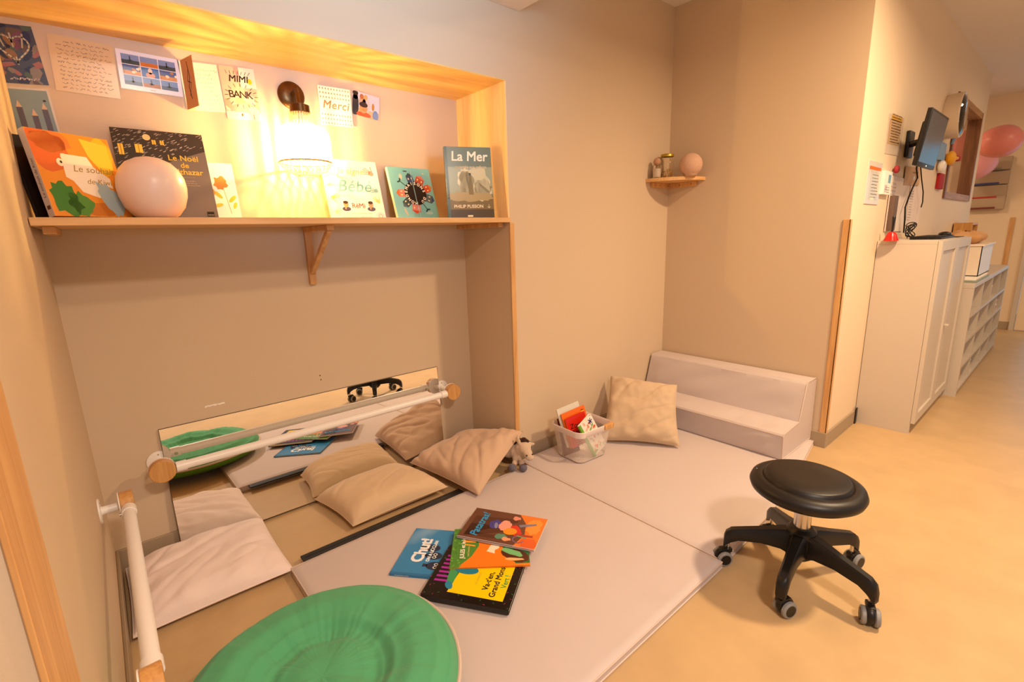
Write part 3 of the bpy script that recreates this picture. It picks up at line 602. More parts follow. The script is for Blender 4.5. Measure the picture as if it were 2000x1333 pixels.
grab_bar('white grab bar with round wooden ends in front of the low mirror', Matrix(((1, 0, 0, cx), (0, -1, 0, YN), (0, 0, 1, .39), (0, 0, 0, 1))), L)
y1_, y0_ = .075, -.80
grab_bar('white grab bar with round wooden ends on the left wall', Matrix(((0, 1, 0, XL), (1, 0, 0, (y0_+y1_)/2), (0, 0, 1, .39), (0, 0, 0, 1))), y1_-y0_, .072)

# ------------------------------------------------------------------ play mats
def soft_box(x0, x1, y0, y1, z0, z1, m, nx=60, ny=60, amp=.0015, seed=0, edge=.012, edgewave=0, skew=None):
    mb = MB(); y00 = y0
    def top(u, v):
        x = x0+(x1-x0)*u; y0 = y00+(skew(u) if skew else 0); y = y0+(y1-y0)*v
        d = min(x-x0, x1-x, y-y0, y1-y); k = max(0, 1-d/edge); z = z1-(z1-z0)*.22*k**2
        z += amp*noise.noise(Vector((x*5+seed, y*5, 0)))*min(1, d/.05)
        z += edgewave*noise.noise(Vector((x*14, y*9, 3+seed)))*max(0, 1-(y-y0)/.12)
        return (x, y, z)
    mb.grid(lambda u, v: top(u**1, v), nx, ny, m)
    vs = []
    def side(t, s):   # skirt around
        t = (t*4) % 4; k = int(t); f = t-k
        x, y = ((x0+(x1-x0)*f, y0), (x1, y0+(y1-y0)*f), (x1-(x1-x0)*f, y1), (x0, y1-(y1-y0)*f))[k]
        if skew: y = y+(skew((x-x0)/(x1-x0))*(y1-y)/(y1-y0))
        zt = z1-(z1-z0)*.22
        return (x, y, z0+(zt-z0)*s)
    mb.grid(side, 160, 4, m, wrapu=True)
    return mb
def piping(pts, r, m):
    return MB().tube(pts, r, m, 8)
def fab_box(x0, x1, y0, y1, z0, z1, m, amp, seed, ew=0, skew=None):
    return soft_box(x0, x1, y0, y1, z0, z1, m, 90, 80, amp, seed, .014, ew, skew)
def play_mat(label, x0, x1, y0, y1, strip=None, seed=0, skew=None):
    root = thing('play_mat', label, 'floor mat', ((x0+x1)/2, (y0+y1)/2, 0), 'thin beige play mats')
    fab_box(x0, x1, y0, y1, 0.001, ZM, M_mat, .002, seed, .003, skew).build('cover', root, smooth=60)
    zt = ZM-.0075; P = [(x0, y0, zt), (x1, y0, zt), (x1, y1, zt), (x0, y1, zt)]
    pp = MB()
    for a, b in ((0, 1), (1, 2), (2, 3), (3, 0)):
        a, b = Vector(P[a]), Vector(P[b]); n = 24; sk = lambda p: Vector((0, (skew((p.x-x0)/(x1-x0))*(y1-p.y)/(y1-y0)) if skew else 0, 0))
        pp.tube([a.lerp(b, i/n)+sk(a.lerp(b, i/n))+Vector((0, 0, .0008*noise.noise(Vector((i*.7, seed, 0))))) for i in range(n+1)], .0024, M_matpipe, 8)
    zb = .006; P = [Vector((p[0], p[1], zb)) for p in P]
    for a, b in ((0, 1), (3, 0)): pp.tube([P[a].lerp(P[b], i/12)+sk(P[a].lerp(P[b], i/12)) for i in range(13)], .003, M_matpipe, 8)
    pp.build('piping', root)
    if strip: MB().box(*strip, .022, .029, M_blackr, .001, 1).box(strip[0]+.01, strip[1]-.01, strip[2]+.028, strip[2]+.034, .0291, .0296, M_black).build('hook_strip', root)
play_mat('large thin beige play mat in the foreground under the picture books', -1.178, -.004, -1.13, -.088, (-1.13, -.40, -.092, -.040), 1)
play_mat('large thin beige play mat in front of the foam step and the book basket', .004, XR-.013, -1.125, -.030, None, 5, lambda u: .02*u+.125*max(0, u-.3)**1.2*1.5**1)

# ------------------------------------------------------------------ foam step seat
fs = thing('foam_step', 'beige two-level foam step seat against the right wall', 'foam seat', (1.15, -.49, ZM))
Y0, Y1 = -.963, -.014
prof = [(.955, ZM+.003), (.948, .165), (.955, .176), (1.150, .188), (1.210, .380), (1.222, .392), (1.335, .392), (1.343, .384), (1.343, ZM+.003)]
def fstep(u, v):
    n = len(prof)-1; t = v*n; i = min(int(t), n-1); f = t-i; x = prof[i][0]+(prof[i+1][0]-prof[i][0])*f; z = prof[i][1]+(prof[i+1][1]-prof[i][1])*f
    y = Y0+(Y1-Y0)*u; k = min(1, min(u, 1-u)*12)*min(1, f*6, (1-f)*6)
    q = noise.noise(Vector((y*2.2+x*5, z*7, x*6)))*.010+abs(noise.noise(Vector((y*4+z*9, x*3, 1.3))))*.016
    return (x-q*k*(1 if i in (0, 3) else .2), y, z+q*k*(1 if i in (2,) else .15))
mb = MB(); mb.grid(fstep, 110, 8*9+1, M_mat)
for yy, fl_ in ((Y0, 0), (Y1, 1)):
    idx = list(range(len(prof))); mb.add([(p[0], yy, p[1]) for p in prof], [tuple(idx if not fl_ else idx[::-1])], M_mat)
mb.add([(prof[0][0], Y0, prof[0][1]), (prof[-1][0], Y0, prof[0][1]), (prof[-1][0], Y1, prof[0][1]), (prof[0][0], Y1, prof[0][1])], [(0, 3, 2, 1)], M_mat)
mb.build('foam_cover', fs, smooth=30)
pp = MB(); pp.tube([(p[0], Y0, p[1]) for p in prof], .0028, M_matpipe, 8, closed=True)
pp.tube([(prof[1][0], Y0, .168), (prof[1][0], Y1, .168)], .002, M_matpipe, 6); pp.build('piping', fs)

# ------------------------------------------------------------------ cushions
def cushion(label, c4, h, m, seed, floor_z=ZM, wr=1.0, group='scatter cushions on the floor', pinch=.035, fold=None, grp=True, seam=True, up=None):
    """c4: corners (world) in order; top bulge h"""
    P = [Vector(p) for p in c4]; ctr = sum(P, Vector())/4; Nn = (P[1]-P[0]).cross(P[3]-P[0]).normalized()
    if Nn.z < 0: Nn = -Nn
    root = thing('cushion', label, 'cushion', (ctr.x, ctr.y, min(p.z for p in P)-.01), group)
    def base(u, v):
        u2 = u-math.sin(PI*v)**.7*0; p = P[0].lerp(P[1], u).lerp(P[3].lerp(P[2], u), v)
        cu, cv = 2*u-1, 2*v-1
        d = (ctr-p); pull = pinch*(abs(cu)**6*(1-cv**2)+abs(cv)**6*(1-cu**2))
        return p+d*pull*2
    def prof_(u, v):
        cu, cv = abs(2*u-1), abs(2*v-1)
        return max(0, (1-cu**3.6))**.5*max(0, (1-cv**3.6))**.5
    def wrk(u, v, k):
        q = Vector((u*3+seed, v*3, k)); w_ = 0
        cu, cv = 2*u-1, 2*v-1; r = math.hypot(cu, cv); a = math.atan2(cv, cu)
        w_ += .010*math.sin(a*9+4*noise.noise(q))*max(0, r-.55)*max(0, 1.4-r)*1.6
        w_ += .010*noise.noise(q*1.2)+.004*noise.noise(q*3.5)
        w_ -= .008*max(0, 1-abs(noise.noise(Vector((u*1.1+v*.9+seed, v*3.4-u*2.6, 7)))*5))**1.5
        w_ += .006*noise.noise(Vector((u*1.5+v*1.2, v*8-u*5+seed, 3)))
        return w_*wr
    N_ = 64; s = MB()
    def T(u, v):
        p = base(u, v); k = prof_(u, v); q = p+Nn*(h*k+wrk(u, v, 0)*min(1, k*1.8))
        if fold: q = fold(u, v, q)
        return q
    def B(u, v):
        p = base(u, v); k = prof_(u, v); q = p-Nn*(.35*h*k)
        if q.z < floor_z+.001: q.z = floor_z+.001
        if fold: q = fold(u, v, q)
        return q
    s.grid(T, N_, N_, m); s.grid(B, N_, N_, m, flip=True)
    s.build('cushion_cover', root, smooth=180)
    if seam:
        E = [(i/24, 0) for i in range(24)]+[(1, i/24) for i in range(24)]+[(1-i/24, 1) for i in range(24)]+[(0, 1-i/24) for i in range(24)]
        MB().tube([T(*e) for e in E], .0022, m, 6, closed=True).build('seam', root, smooth=180)
    return root
cushion('pale pink flat cushion in the left corner below the white wall bar', [(-1.640, -.085, .022), (-1.172, -.095, .024), (-1.172, .352, .024), (-1.640, .345, .022)], .075, M_pil_pink, 1, 0, .8, pinch=.012)
cushion('beige cushion lying against the middle of the low mirror', [(-.900, .010, .028), (-.445, -.015, .045), (-.492, .350, .030), (-.945, .345, .028)], .085, M_pil_san, 4, 0, .45, pinch=.03)
cushion('tan cushion propped at the right edge of the niche, hiding a soft toy', [(-.391, -.186, .052), (-.002, -.058, .205), (-.045, .335, .085), (-.452, .335, .045)], .085, M_pil_tan, 7, 0, 1.1, pinch=.02)
cushion('crumpled beige cushion leaning between wall and foam step behind the basket', [(.470, -.190, .052), (.712, -.535, .050), (.912, -.385, .320), (.735, -.045, .345)], .080, M_pil_beige, 12, ZM, 1.25, pinch=.035)

# ------------------------------------------------------------------ green round cushion
gcx, gcy, gz = -1.280, -.725, ZM+.002
gc = thing('floor_cushion', 'big round green quilted floor cushion with sunken centre', 'cushion', (gcx, gcy, gz))
def gprof(t):       # radius, z
    pts = [(0, .094), (.05, .098), (.10, .092), (.132, .081), (.150, .085), (.185, .108), (.235, .122), (.285, .116), (.322, .094), (.345, .062)]
    x = t*(len(pts)-1); i = min(int(x), len(pts)-2); f = x-i; f2 = f*f*(3-2*f)
    return pts[i][0]+(pts[i+1][0]-pts[i][0])*f, pts[i][1]+(pts[i+1][1]-pts[i][1])*f2
def gpt(u, v):
    a = 2*PI*u; r, z = gprof(v); rr = r*(1+.025*math.sin(a*2+1)*v)
    w_ = noise.noise(Vector((math.cos(a)*2.2, math.sin(a)*2.2, v*2)))*.012 + noise.noise(Vector((math.cos(a)*6, math.sin(a)*6, v*1.0)))*.005*math.sin(PI*min(1, max(0, (v-.3)/.7)))+.003*noise.noise(Vector((math.cos(a)*20, math.sin(a)*20, v*2.5)))*min(1, v*3)
    return (gcx+rr*math.cos(a), gcy+rr*math.sin(a), gz+z+w_*min(1, v*4)*(1-v**8))
MB().grid(gpt, 220, 90, M_green, wrapu=True).build('quilted_top', gc, smooth=180)
def gbt(u, v):
    a = 2*PI*u; k = v; rr = .345*(1-.30*k**2)*(1+.025*math.sin(a*2+1)) if v < 1 else 0
    return (gcx+rr*math.cos(a), gcy+rr*math.sin(a), gz+.062*(1-k)**1.3)
MB().grid(gbt, 120, 12, M_greend, True, True).build('underside', gc, smooth=180)
MB().tube([(lambda p: (p[0], p[1], p[2]))(gpt(i/96, 1)) for i in range(96)], .0055, M_matpipe, 8, closed=True).build('piping', gc)

# ------------------------------------------------------------------ rolling stool
sx, sy = .14, -1.325
st = thing('rolling_stool', 'low black round stool on a five star castor base', 'stool', (sx, sy, 0))
MB().lathe([(0, .322), (.10, .322), (.150, .326), (.166, .338), (.171, .352), (.166, .366), (.152, .375), (.136, .379), (.131, .376), (.129, .379), (.126, .386), (.120, .390), (.06, .389), (0, .3885)], mat('black_leatherette', '#17110f', .42, bump=.08, bscale=300), 80, (sx, sy, 0)).box(-.012, -.007, 0, .0015, .3765, .3768, M_white, M=Matrix.Translation((sx-.03, sy+.145, 0))).build('seat', st, smooth=60)
MB().tube([(sx, sy, .19), (sx, sy, .323)], .026, M_metal, 32).tube([(sx, sy, .30), (sx, sy, .323)], .045, M_black, 24).build('gas_column', st)
MB().lathe([(0, .085), (.03, .085), (.045, .10), (.048, .15), (.046, .19), (.034, .202), (0, .202)], M_black, 32, (sx, sy, 0)).lathe([(0, .070), (.012, .070), (.014, .09), (0, .09)], M_grey, 16, (sx, sy, 0)).build('hub', st)
for k in range(5):
    a = math.radians(43.5+72*k); T = Matrix.Translation((sx, sy, 0)) @ Matrix.Rotation(a, 4, 'Z')
    am = MB(T); bm = bmesh.new()
    rings = [(.02, .030, .10, .190), (.06, .024, .115, .185), (.12, .019, .118, .168), (.19, .017, .108, .150), (.215, .017, .094, .143), (.232, .016, .078, .128), (.238, .013, .070, .110)]
    vv = []
    for (x, hw, zb, zt) in rings:
        for (yy, zz) in ((-hw, zb), (hw, zb), (hw, zt-.012), (hw*.6, zt), (-hw*.6, zt), (-hw, zt-.012)): vv.append((x, yy, zz))
    ff = [tuple(range(6))[::-1], tuple(range(len(vv)-6, len(vv)))]
    for i in range(len(rings)-1):
        for j in range(6): ff.append((i*6+j, i*6+(j+1) % 6, (i+1)*6+(j+1) % 6, (i+1)*6+j))
    am.add(vv, ff, M_black); am.build('base_arm', st, smooth=40)
    sw = (1.9, .5, 2.6, -1.0, .2)[k]; C = T @ Matrix.Translation((.222, 0, 0)) @ Matrix.Rotation(sw, 4, 'Z')
    cs = MB(C); cs.tube([(0, 0, .055), (0, 0, .10)], .006, M_metal, 10)
    cs.lathe([(.0, -.010), (.026, -.010), (.029, -.004), (.029, .004), (.026, .010), (0, .010)], M_black, 24, (.018, 0, .034), 'y')
    cs.box(-.012, .03, -.012, .012, .048, .064, M_black, .004)
    co = cs.build('castor', st)
    for s in (-1, 1):
        y = s*.0175; MB(C).lathe([(0, y-.0075), (.024, y-.0075), (.0275, y-.004), (.0275, y+.004), (.024, y+.0075), (0, y+.0075)], M_grey, 28, (.018, 0, .0275), 'y').lathe([(0, -.001), (.019, -.001), (.019, .001), (0, .001)], M_black, 24, (.018, y+s*.0075, .0275), 'y').build('wheel', co)

# ------------------------------------------------------------------ basket of books
bx, by = .288, -.205
bk = thing('storage_basket', 'white perforated metal basket with wooden handles full of picture books', 'basket', (bx, by, ZM))
mp = bpy.data.materials.new('perforated_white'); mp.use_nodes = True; nt = mp.node_tree; b = nt.nodes['Principled BSDF']; b.inputs['Base Color'].default_value = lin('#efe4dc'); b.inputs['Roughness'].default_value = .4
tc = nt.nodes.new('ShaderNodeTexCoord'); sp = nt.nodes.new('ShaderNodeSeparateXYZ'); nt.links.new(tc.outputs['Object'], sp.inputs[0])
def mth(op, a, b_=None):
    n = nt.nodes.new('ShaderNodeMath'); n.operation = op
    for i, q in enumerate((a, b_)):
        if q is None: continue
        if isinstance(q, (int, float)): n.inputs[i].default_value = q
        else: nt.links.new(q, n.inputs[i])
    return n.outputs[0]
K = 2*PI/.0062
s1 = mth('SINE', mth('MULTIPLY', mth('ADD', mth('ADD', sp.outputs[0], sp.outputs[1]), sp.outputs[2]), K*.5)); s2 = mth('SINE', mth('MULTIPLY', mth('SUBTRACT', mth('ADD', sp.outputs[0], sp.outputs[1]), sp.outputs[2]), K*.5))
hole = mth('GREATER_THAN', mth('ABSOLUTE', mth('MULTIPLY', s1, s2)), .30)
zone = mth('MULTIPLY', mth('GREATER_THAN', sp.outputs[2], .012), mth('LESS_THAN', sp.outputs[2], .148)); alp = mth('SUBTRACT', 1.0, mth('MULTIPLY', hole, zone)); nt.links.new(alp, b.inputs['Alpha'])
def rr(hx, hy, r, n=8):      # rounded rectangle outline
    P = []
    for k, (sx_, sy_) in enumerate(((1, 1), (-1, 1), (-1, -1), (1, -1))):
        for i in range(n+1):
            a = PI/2*k+PI/2*i/n; P.append((sx_*(hx-r)+r*math.cos(a), sy_*(hy-r)+r*math.sin(a)))
    return P
rot = math.radians(-3); T = Matrix.Translation((bx, by, ZM)) @ Matrix.Rotation(rot, 4, 'Z')
def shell(zs, m, mb, th=0):
    rings = [[(p[0], p[1], z) for p in rr(hx, hy, r)] for z, hx, hy, r in zs]; n = len(rings[0]); mb.add([p for R_ in rings for p in R_], [(i*n+j, i*n+(j+1) % n, (i+1)*n+(j+1) % n, (i+1)*n+j) for i in range(len(rings)-1) for j in range(n)], m); return rings
body = MB(T); rg = shell([(.002, .098, .085, .035), (.006, .104, .091, .038), (.10, .117, .103, .04), (.155, .124, .110, .042)], mp, body); n = len(rg[0]); body.add(rg[0], [tuple(range(n))[::-1]], mp); body.build('mesh_body', bk, smooth=60)
M_rim = mat('white_rim', '#ecdcd4', .45)
rim = MB(T); shell([(.150, .1235, .1095, .042), (.152, .1265, .1125, .043), (.182, .130, .116, .044), (.184, .128, .114, .043), (.182, .126, .112, .042), (.152, .1225, .1085, .041), (.150, .1235, .1095, .042)], M_rim, rim); rim.build('rim', bk, smooth=50)
for s in (1, -1): MB(T).box(.050, .118, s*.1135-.010, s*.1135+.010, .158, .186, M_beech, .006, 3).build('handle', bk)
def inbook(name, label, p, yawd, tilt, roll, w, h, t, m, art=None, cat='book', spine=None):
    M = T @ Matrix.Translation(p) @ Matrix.Rotation(math.radians(yawd), 4, 'Z') @ Matrix.Rotation(math.radians(90+tilt), 4, 'X') @ Matrix.Rotation(math.radians(roll), 4, 'Z')
    return book(name, label, M, w, h, t, m, art, group=None, cat=cat, hard=t > .006, spine=spine)
def art_red(c, w, h):
    c.rect(0, w, 0, h, E1, flat('#cf2312'))
    for j, tx in enumerate(('Zoum', 'Boum')): c.text(tx, .036, w*.12, h-.062-.036*j, E2, ink('#2c1410'), bold=.0005, shear=.1)
def art_org(c, w, h):
    c.rect(0, w, 0, h, E1, flat('#e9701c')); c.rect(w-.030, w-.012, .02, h-.02, E2, flat('#f2b02a')); [c.rect(w-.030, w-.012, .03+i*.045, .038+i*.045, E3, ink('#a8481c')) for i in range(4)]
def art_pale(c, w, h): c.rect(0, w, 0, h, E1, flat('#d9d4c4')); c.ell(w*.75, h*.72, .02, .02, E2, flat('#e08a3c'), 0, 16, .6, 3)
def art_wh(c, w, h):
    c.rect(0, w, 0, h, E1, flat('#f0e9dc')); c.rect(0, .014, 0, h, E2, flat('#6fae3c')); rn = random.Random(31)
    for i in range(26):
        x, y = .02+rn.random()*(w-.03), rn.random()*h; c.ell(x, y, .012, .006, E2+i*.00001, flat(('#d98a6c', '#7fa86a', '#e8b49a', '#f0d8c0', '#d9603c', '#c9c8b0')[i % 6]), rn.random()*3, 10, .5, i, (.014, w, 0, h))
    for a in range(6): c.stroke([(w*.75, h-.03), (w*.75+.016*math.cos(a*1.05), h-.03+.016*math.sin(a*1.05))], .005, .0011, flat('#232a72'))
inbook('board_book', 'small red board book sticking up from the basket', (-.084, -.016, .064), -10, -14, 9, .125, .160, .010, flat('#cf2312'), art_red, spine=flat('#e8602a'))
inbook('picture_book', 'orange book with yellow edge strip behind the red one in the basket', (-.088, -.000, .058), -10, -14, 9, .152, .188, .008, flat('#e9701c'), art_org)
inbook('picture_book', 'tall pale grey book at the back of the basket stack', (-.098, .014, .058), -10, -14, 9, .142, .212, .007, flat('#d9d4c4'), art_pale, spine=flat('#c9b49a'))
inbook('picture_book', 'thin dark red book at the left side of the basket', (-.104, .026, .010), -10, -12, 5, .10, .205, .005, flat('#6a1f18'))
inbook('picture_book', 'thin tan book at the far left of the basket', (-.106, .036, .008), -10, -10, 3, .09, .205, .004, flat('#c49a78'))
inbook('picture_book', 'white book with green spine and blue flower lying slanted in the basket', (.008, -.078, .008), 2, -12, 24, .108, .205, .012, flat('#f0e9dc'), art_wh, spine=flat('#7fb24a'))

# ------------------------------------------------------------------ plush donkey
ty = thing('plush_donkey', 'small cream and brown plush donkey peeking out behind the tan cushion', 'soft toy', (-.06, -.095, ZM))
M_plush = mat('cream_plush', '#cfb49a', .95, bump=.9, bscale=350, sheen=.4, spec=.05); M_mane = mat('brown_plush', '#3a2418', .95, bump=1, bscale=300, sheen=.3, spec=.05); M_hoof = mat('grey_plush', '#6a6470', .95, bump=.8, bscale=350, sheen=.3, spec=.05)
TY = Matrix.Translation((-.055, -.125, ZM)) @ Matrix.Rotation(math.radians(-18), 4, 'Z') @ Matrix.Diagonal((1.28, 1.28, 1.28, 1)) @ Matrix.Translation((.035, .125, -ZM))
def blob(name, balls, m, parent, vox=.004):
    mb = MB(TY)
    for (c, r, *rt_) in balls: mb.sphere(c, r, m, 16, 10, rt_[0] if rt_ else None)
    o = mb.build(name, parent, smooth=180); md = o.modifiers.new('remesh', 'REMESH'); md.mode = 'VOXEL'; md.voxel_size = vox; md.use_smooth_shade = True
    sm = o.modifiers.new('smooth', 'SMOOTH'); sm.factor = .6; sm.iterations = 4
    tx = bpy.data.textures.new('fuzz', 'CLOUDS'); tx.noise_scale = .006; d = o.modifiers.new('fuzz', 'DISPLACE'); d.texture = tx; d.strength = .003
    return o
hx_, hy_ = -.028, -.112
blob('body', [((-.070, -.055, .095), (.034, .030, .030)), ((-.055, -.078, .100), (.028, .026, .030)), ((-.042, -.098, .115), (.022, .022, .026)), ((hx_, hy_, .120), (.028, .026, .026)), ((hx_+.004, hy_-.020, .104), (.020, .020, .018)), ((hx_+.007, hy_-.034, .094), (.018, .016, .014)),
    ((-.062, -.095, .075), .012), ((-.070, -.108, .062), .012), ((-.046, -.100, .075), .012), ((-.045, -.120, .062), .011),
    ((hx_-.022, hy_+.004, .150), (.008, .007, .012)), ((hx_-.026, hy_+.002, .165), (.007, .006, .014)), ((hx_+.024, hy_+.000, .134), (.010, .006, .009)), ((hx_+.036, hy_-.002, .130), (.009, .005, .007))], M_plush, ty)
blob('mane', [((hx_+.022, hy_+.004, .118), .013), ((hx_+.028, hy_+.008, .130), .010), ((hx_-.014, hy_+.012, .150), .010), ((hx_+.002, hy_+.010, .148), .013), ((hx_+.012, hy_+.006, .142), .011), ((hx_+.020, hy_+.014, .132), .012), ((hx_-.006, hy_+.016, .136), .013), ((-.040, -.086, .128), .012), ((-.052, -.075, .124), .013)], M_mane, ty, .0035)
for c in ((-.084, -.116, .0505), (-.046, -.138, .0505)): blob('hoof', [(c, (.0165, .0165, .0150))], M_hoof, ty, .003)
for d in (-.010, .014): MB(TY).sphere((hx_+d+.002, hy_-.040, .106), .003, M_black, 10, 8).build('eye', ty)

# ------------------------------------------------------------------ corner shelf, jars, ball lamp
csx, csy, csz = XR-.001, -.001, 1.512
cs = thing('corner_shelf', 'small quarter round pine corner shelf high on the wall', 'shelf', (csx, csy, csz-.05))
R_ = .252; pts = [(csx, csy)]+[(csx-R_*math.cos(PI/2*i/24), csy-R_*math.sin(PI/2*i/24)) for i in range(25)]; n = len(pts)
MB().add([(x, y, csz-.019) for x, y in pts]+[(x, y, csz) for x, y in pts], [tuple(range(n)), tuple(range(2*n-1, n-1, -1))]+[(i, i+n, (i+1) % n+n, (i+1) % n) for i in range(n)], M_pinex).build('shelf_board', cs)
cl = MB().box(csx-.20, csx, csy-.018, csy, csz-.048, csz-.0195, M_pine, .001, 1)
for i in range(4): cl.lathe([(0, 0), (.003, 0), (.003, -.001), (0, -.001)], M_dwood, 8, (csx-.03-.045*i, csy-.018, csz-.034), 'y')
cl.build('cleat', cs)
cl = MB().box(csx-.018, csx, csy-.20, csy-.019, csz-.048, csz-.0195, M_pine, .001, 1)
for i in range(2): cl.lathe([(0, 0), (.004-.001*i, 0), (.004-.001*i, -.001), (0, -.001)], M_dwood, 8, (csx-.018, csy-.09-.08*i, csz-.034), 'x')
cl.build('cleat', cs)
M_jar = mat('jar_glass', (1, .97, .92), .03, trans=1, ior=1.3)
jx, jy = XR-.115, -.058; z = csz+.0005
jr = thing('glass_jar', 'clear glass jar with gold lid and sparkling filling on the corner shelf', 'jar', (jx, jy, z))
MB().lathe([(0, z), (.038, z), (.045, z+.008), (.047, z+.04), (.047, z+.085), (.044, z+.105), (.036, z+.122), (.035, z+.135), (.033, z+.135), (.034, z+.122), (.042, z+.104), (.045, z+.085), (.045, z+.04), (.043, z+.009), (.036, z+.003), (0, z+.003)], M_jar, 40, (jx, jy, 0)).build('glass_body', jr, smooth=60)
MB().lathe([(0, z+.146), (.037, z+.146), (.039, z+.143), (.039, z+.130), (.037, z+.130), (.0365, z+.140), (0, z+.140)], mat('gold_lid', '#b79a35', .35, .7), 40, (jx, jy, 0)).build('lid', jr)
rn = random.Random(6); sp_ = MB(); M_glit = mat('gold_glitter', '#f0cf7a', .15, 1)
for i in range(90):
    a = rn.random()*6.28; r = .038*rn.random()**.5; sp_.sphere((jx+r*math.cos(a), jy+r*math.sin(a), z+.007+.055*rn.random()**1.6), .0025+.002*rn.random(), M_glit, 5, 4)
so = sp_.build('glitter_filling', jr, smooth=0)
jx, jy = XR-.268, -.012-.05; jx = 1.146; jy = -.05
j2 = thing('glass_jar', 'narrow glass jar with round cork stopper, leftmost on the corner shelf', 'jar', (jx, jy, z))
MB().lathe([(0, z), (.024, z), (.027, z+.004), (.027, z+.070), (.022, z+.080), (.020, z+.080), (.025, z+.069), (.025, z+.005), (0, z+.004)], M_jar, 28, (jx, jy, 0)).build('glass_body', j2, smooth=60)
MB().lathe([(0, z+.005), (.0245, z+.005), (.0245, z+.055), (0, z+.057)], mat('white_sand', '#e9d8c8', .8), 24, (jx, jy, 0)).build('white_filling', j2)
MB().sphere((jx, jy, z+.096), (.022, .022, .024), mat('cork', '#b98d6c', .9, bump=.6, bscale=200), 20, 12).build('stopper', j2)
mbp = at(1350, 320, 'x', XR-.125); bz = csz+.065
bl = MB(); bl.lathe([(0, csz+.0005), (.035, csz+.0005)]+[(.066*math.sin(a), bz+.0005+.066*-math.cos(a)) for a in [PI*(.19+.81*i/20) for i in range(21)]][:-1]+[(0, bz+.0665)], mat('speckled_ball', '#ddb296', .8, bump=1, bscale=260, var=.25, vscale=260), 40, (XR-.118, mbp.y+.006, 0))
tag(bl.build('ball_lamp', smooth=80), 'round speckled pinkish ball lamp at the right end of the corner shelf', 'lamp')

# ------------------------------------------------------------------ corridor: cabinet
cb = thing('cabinet', 'tall white two door cabinet against the cream corridor wall', 'cabinet', (2.37, -1.17, 0))
CX0, CX1, CY0, CY1, CZ = 1.895, 2.86, -1.033, -1.300, 1.107
m = MB(); m.box(CX0, CX0+.02, CY1, CY0, 0, CZ-.02, M_cab).box(CX1-.02, CX1, CY1, CY0, 0, CZ-.02, M_cab).box(CX0, CX1, CY1, CY0, CZ-.02, CZ, M_cab, .001, 1).box(CX0+.02, CX1-.02, CY0-.006, CY0, .06, CZ-.02, M_cab)
m.box(CX0+.02, CX1-.02, CY1, CY0-.006, .06, .08, M_cab).box(CX0+.02, CX1-.02, CY1+.02, CY1+.036, 0, .06, M_cab); m.build('body', cb)
W2 = (CX1-CX0)/2
for i in range(2):
    a = CX0+.002+i*W2; b_ = a+W2-.004; d = MB(); y0, y1 = CY1-.020, CY1-.001; fz0, fz1 = .065, CZ-.004; f = .055
    d.box(a, a+f, y0, y1, fz0, fz1, M_cab, .001, 1).box(b_-f, b_, y0, y1, fz0, fz1, M_cab, .001, 1).box(a+f, b_-f, y0, y1, fz1-f, fz1, M_cab, .001, 1).box(a+f, b_-f, y0, y1, fz0, fz0+f, M_cab, .001, 1).box(a+f, b_-f, y0+.010, y1, fz0+f, fz1-f, M_cab)
    do = d.build('door', cb)
    if i == 0: MB().box(b_-.035, b_-.015, y0-.022, y0, .58, .592, M_cab, .003).build('handle', do)
# bookcase
bc = thing('bookcase', 'long low white open bookcase beyond the cabinet', 'bookcase', (3.95, -1.2, 0))
BX0, BX1, BY0, BY1, BZ = 2.885, 4.98, -1.033, -1.372, .79
m = MB(); m.box(BX0, BX1, BY1, BY0, BZ-.03, BZ, M_cab, .002, 1).box(BX0, BX1, BY0-.01, BY0, 0, BZ-.03, M_cab); m.box(BX0, BX0+.03, BY1, BY0-.01, 0, BZ-.03, M_cab).box(BX1-.03, BX1, BY1, BY0-.01, 0, BZ-.03, M_cab); m.build('case', bc)
for zz in (.05, .22, .40, .575): MB().box(BX0+.03, BX1-.03, BY1, BY0-.01, zz-.02, zz, M_cab).build('shelf', bc)
for k in range(1, 4):
    xx = BX0+(BX1-BX0)*k/4; MB().box(xx-.01, xx+.01, BY1+.004, BY0-.01, .05, BZ-.03, M_cab).build('divider', bc)
rn = random.Random(17); M_bins = [mat('bin_%s' % c, '#'+c, .6) for c in ('e6d3b4', 'dcc4a0', 'c99a6a', 'efe2d0', '9a5a34', 'b8a890')]
lab = ['cream storage box', 'beige storage box', 'tan storage box', 'off white storage box', 'small brown wooden toy', 'grey beige storage box']
names = ['storage_box', 'storage_box', 'storage_box', 'storage_box', 'wooden_toy', 'storage_box']
lv = {.05: 'the bottom', .22: 'the second lowest', .40: 'the third', .575: 'the top'}; cl_ = ['nearest', 'second nearest', 'second farthest', 'farthest']
for zz in (.05, .22, .40, .575):
    for k in range(4):
        if rn.random() < .35: continue
        xa = BX0+.06+(BX1-BX0)*k/4; ww = .12+.2*rn.random(); hh = .05+.07*rn.random(); q = rn.randrange(6)
        if q == 4: ww, hh = .09, .05
        y0 = BY1+.02+rn.random()*.04
        t_ = MB(); t_.box(xa, xa+ww, y0, y0+.18, zz+.001, zz+hh, M_bins[q], .006, 2)
        if q != 4: t_.box(xa-.003, xa+ww+.003, y0-.003, y0+.183, zz+hh*.82, zz+hh, M_bins[q], .003, 1); t_.box(xa+ww*.35, xa+ww*.65, y0-.006, y0, zz+hh*.45, zz+hh*.6, M_bins[3], .002, 1)
        else: t_.tube([(xa+.01, y0+.05, zz+.05), (xa+.04, y0+.05, zz+.08), (xa+.08, y0+.05, zz+.05)], .006, M_bins[q], 8)
        tag(t_.build(names[q]), '%s on %s shelf, %s bookcase section' % (lab[q], lv[zz], cl_[k]), 'box' if q != 4 else 'toy')

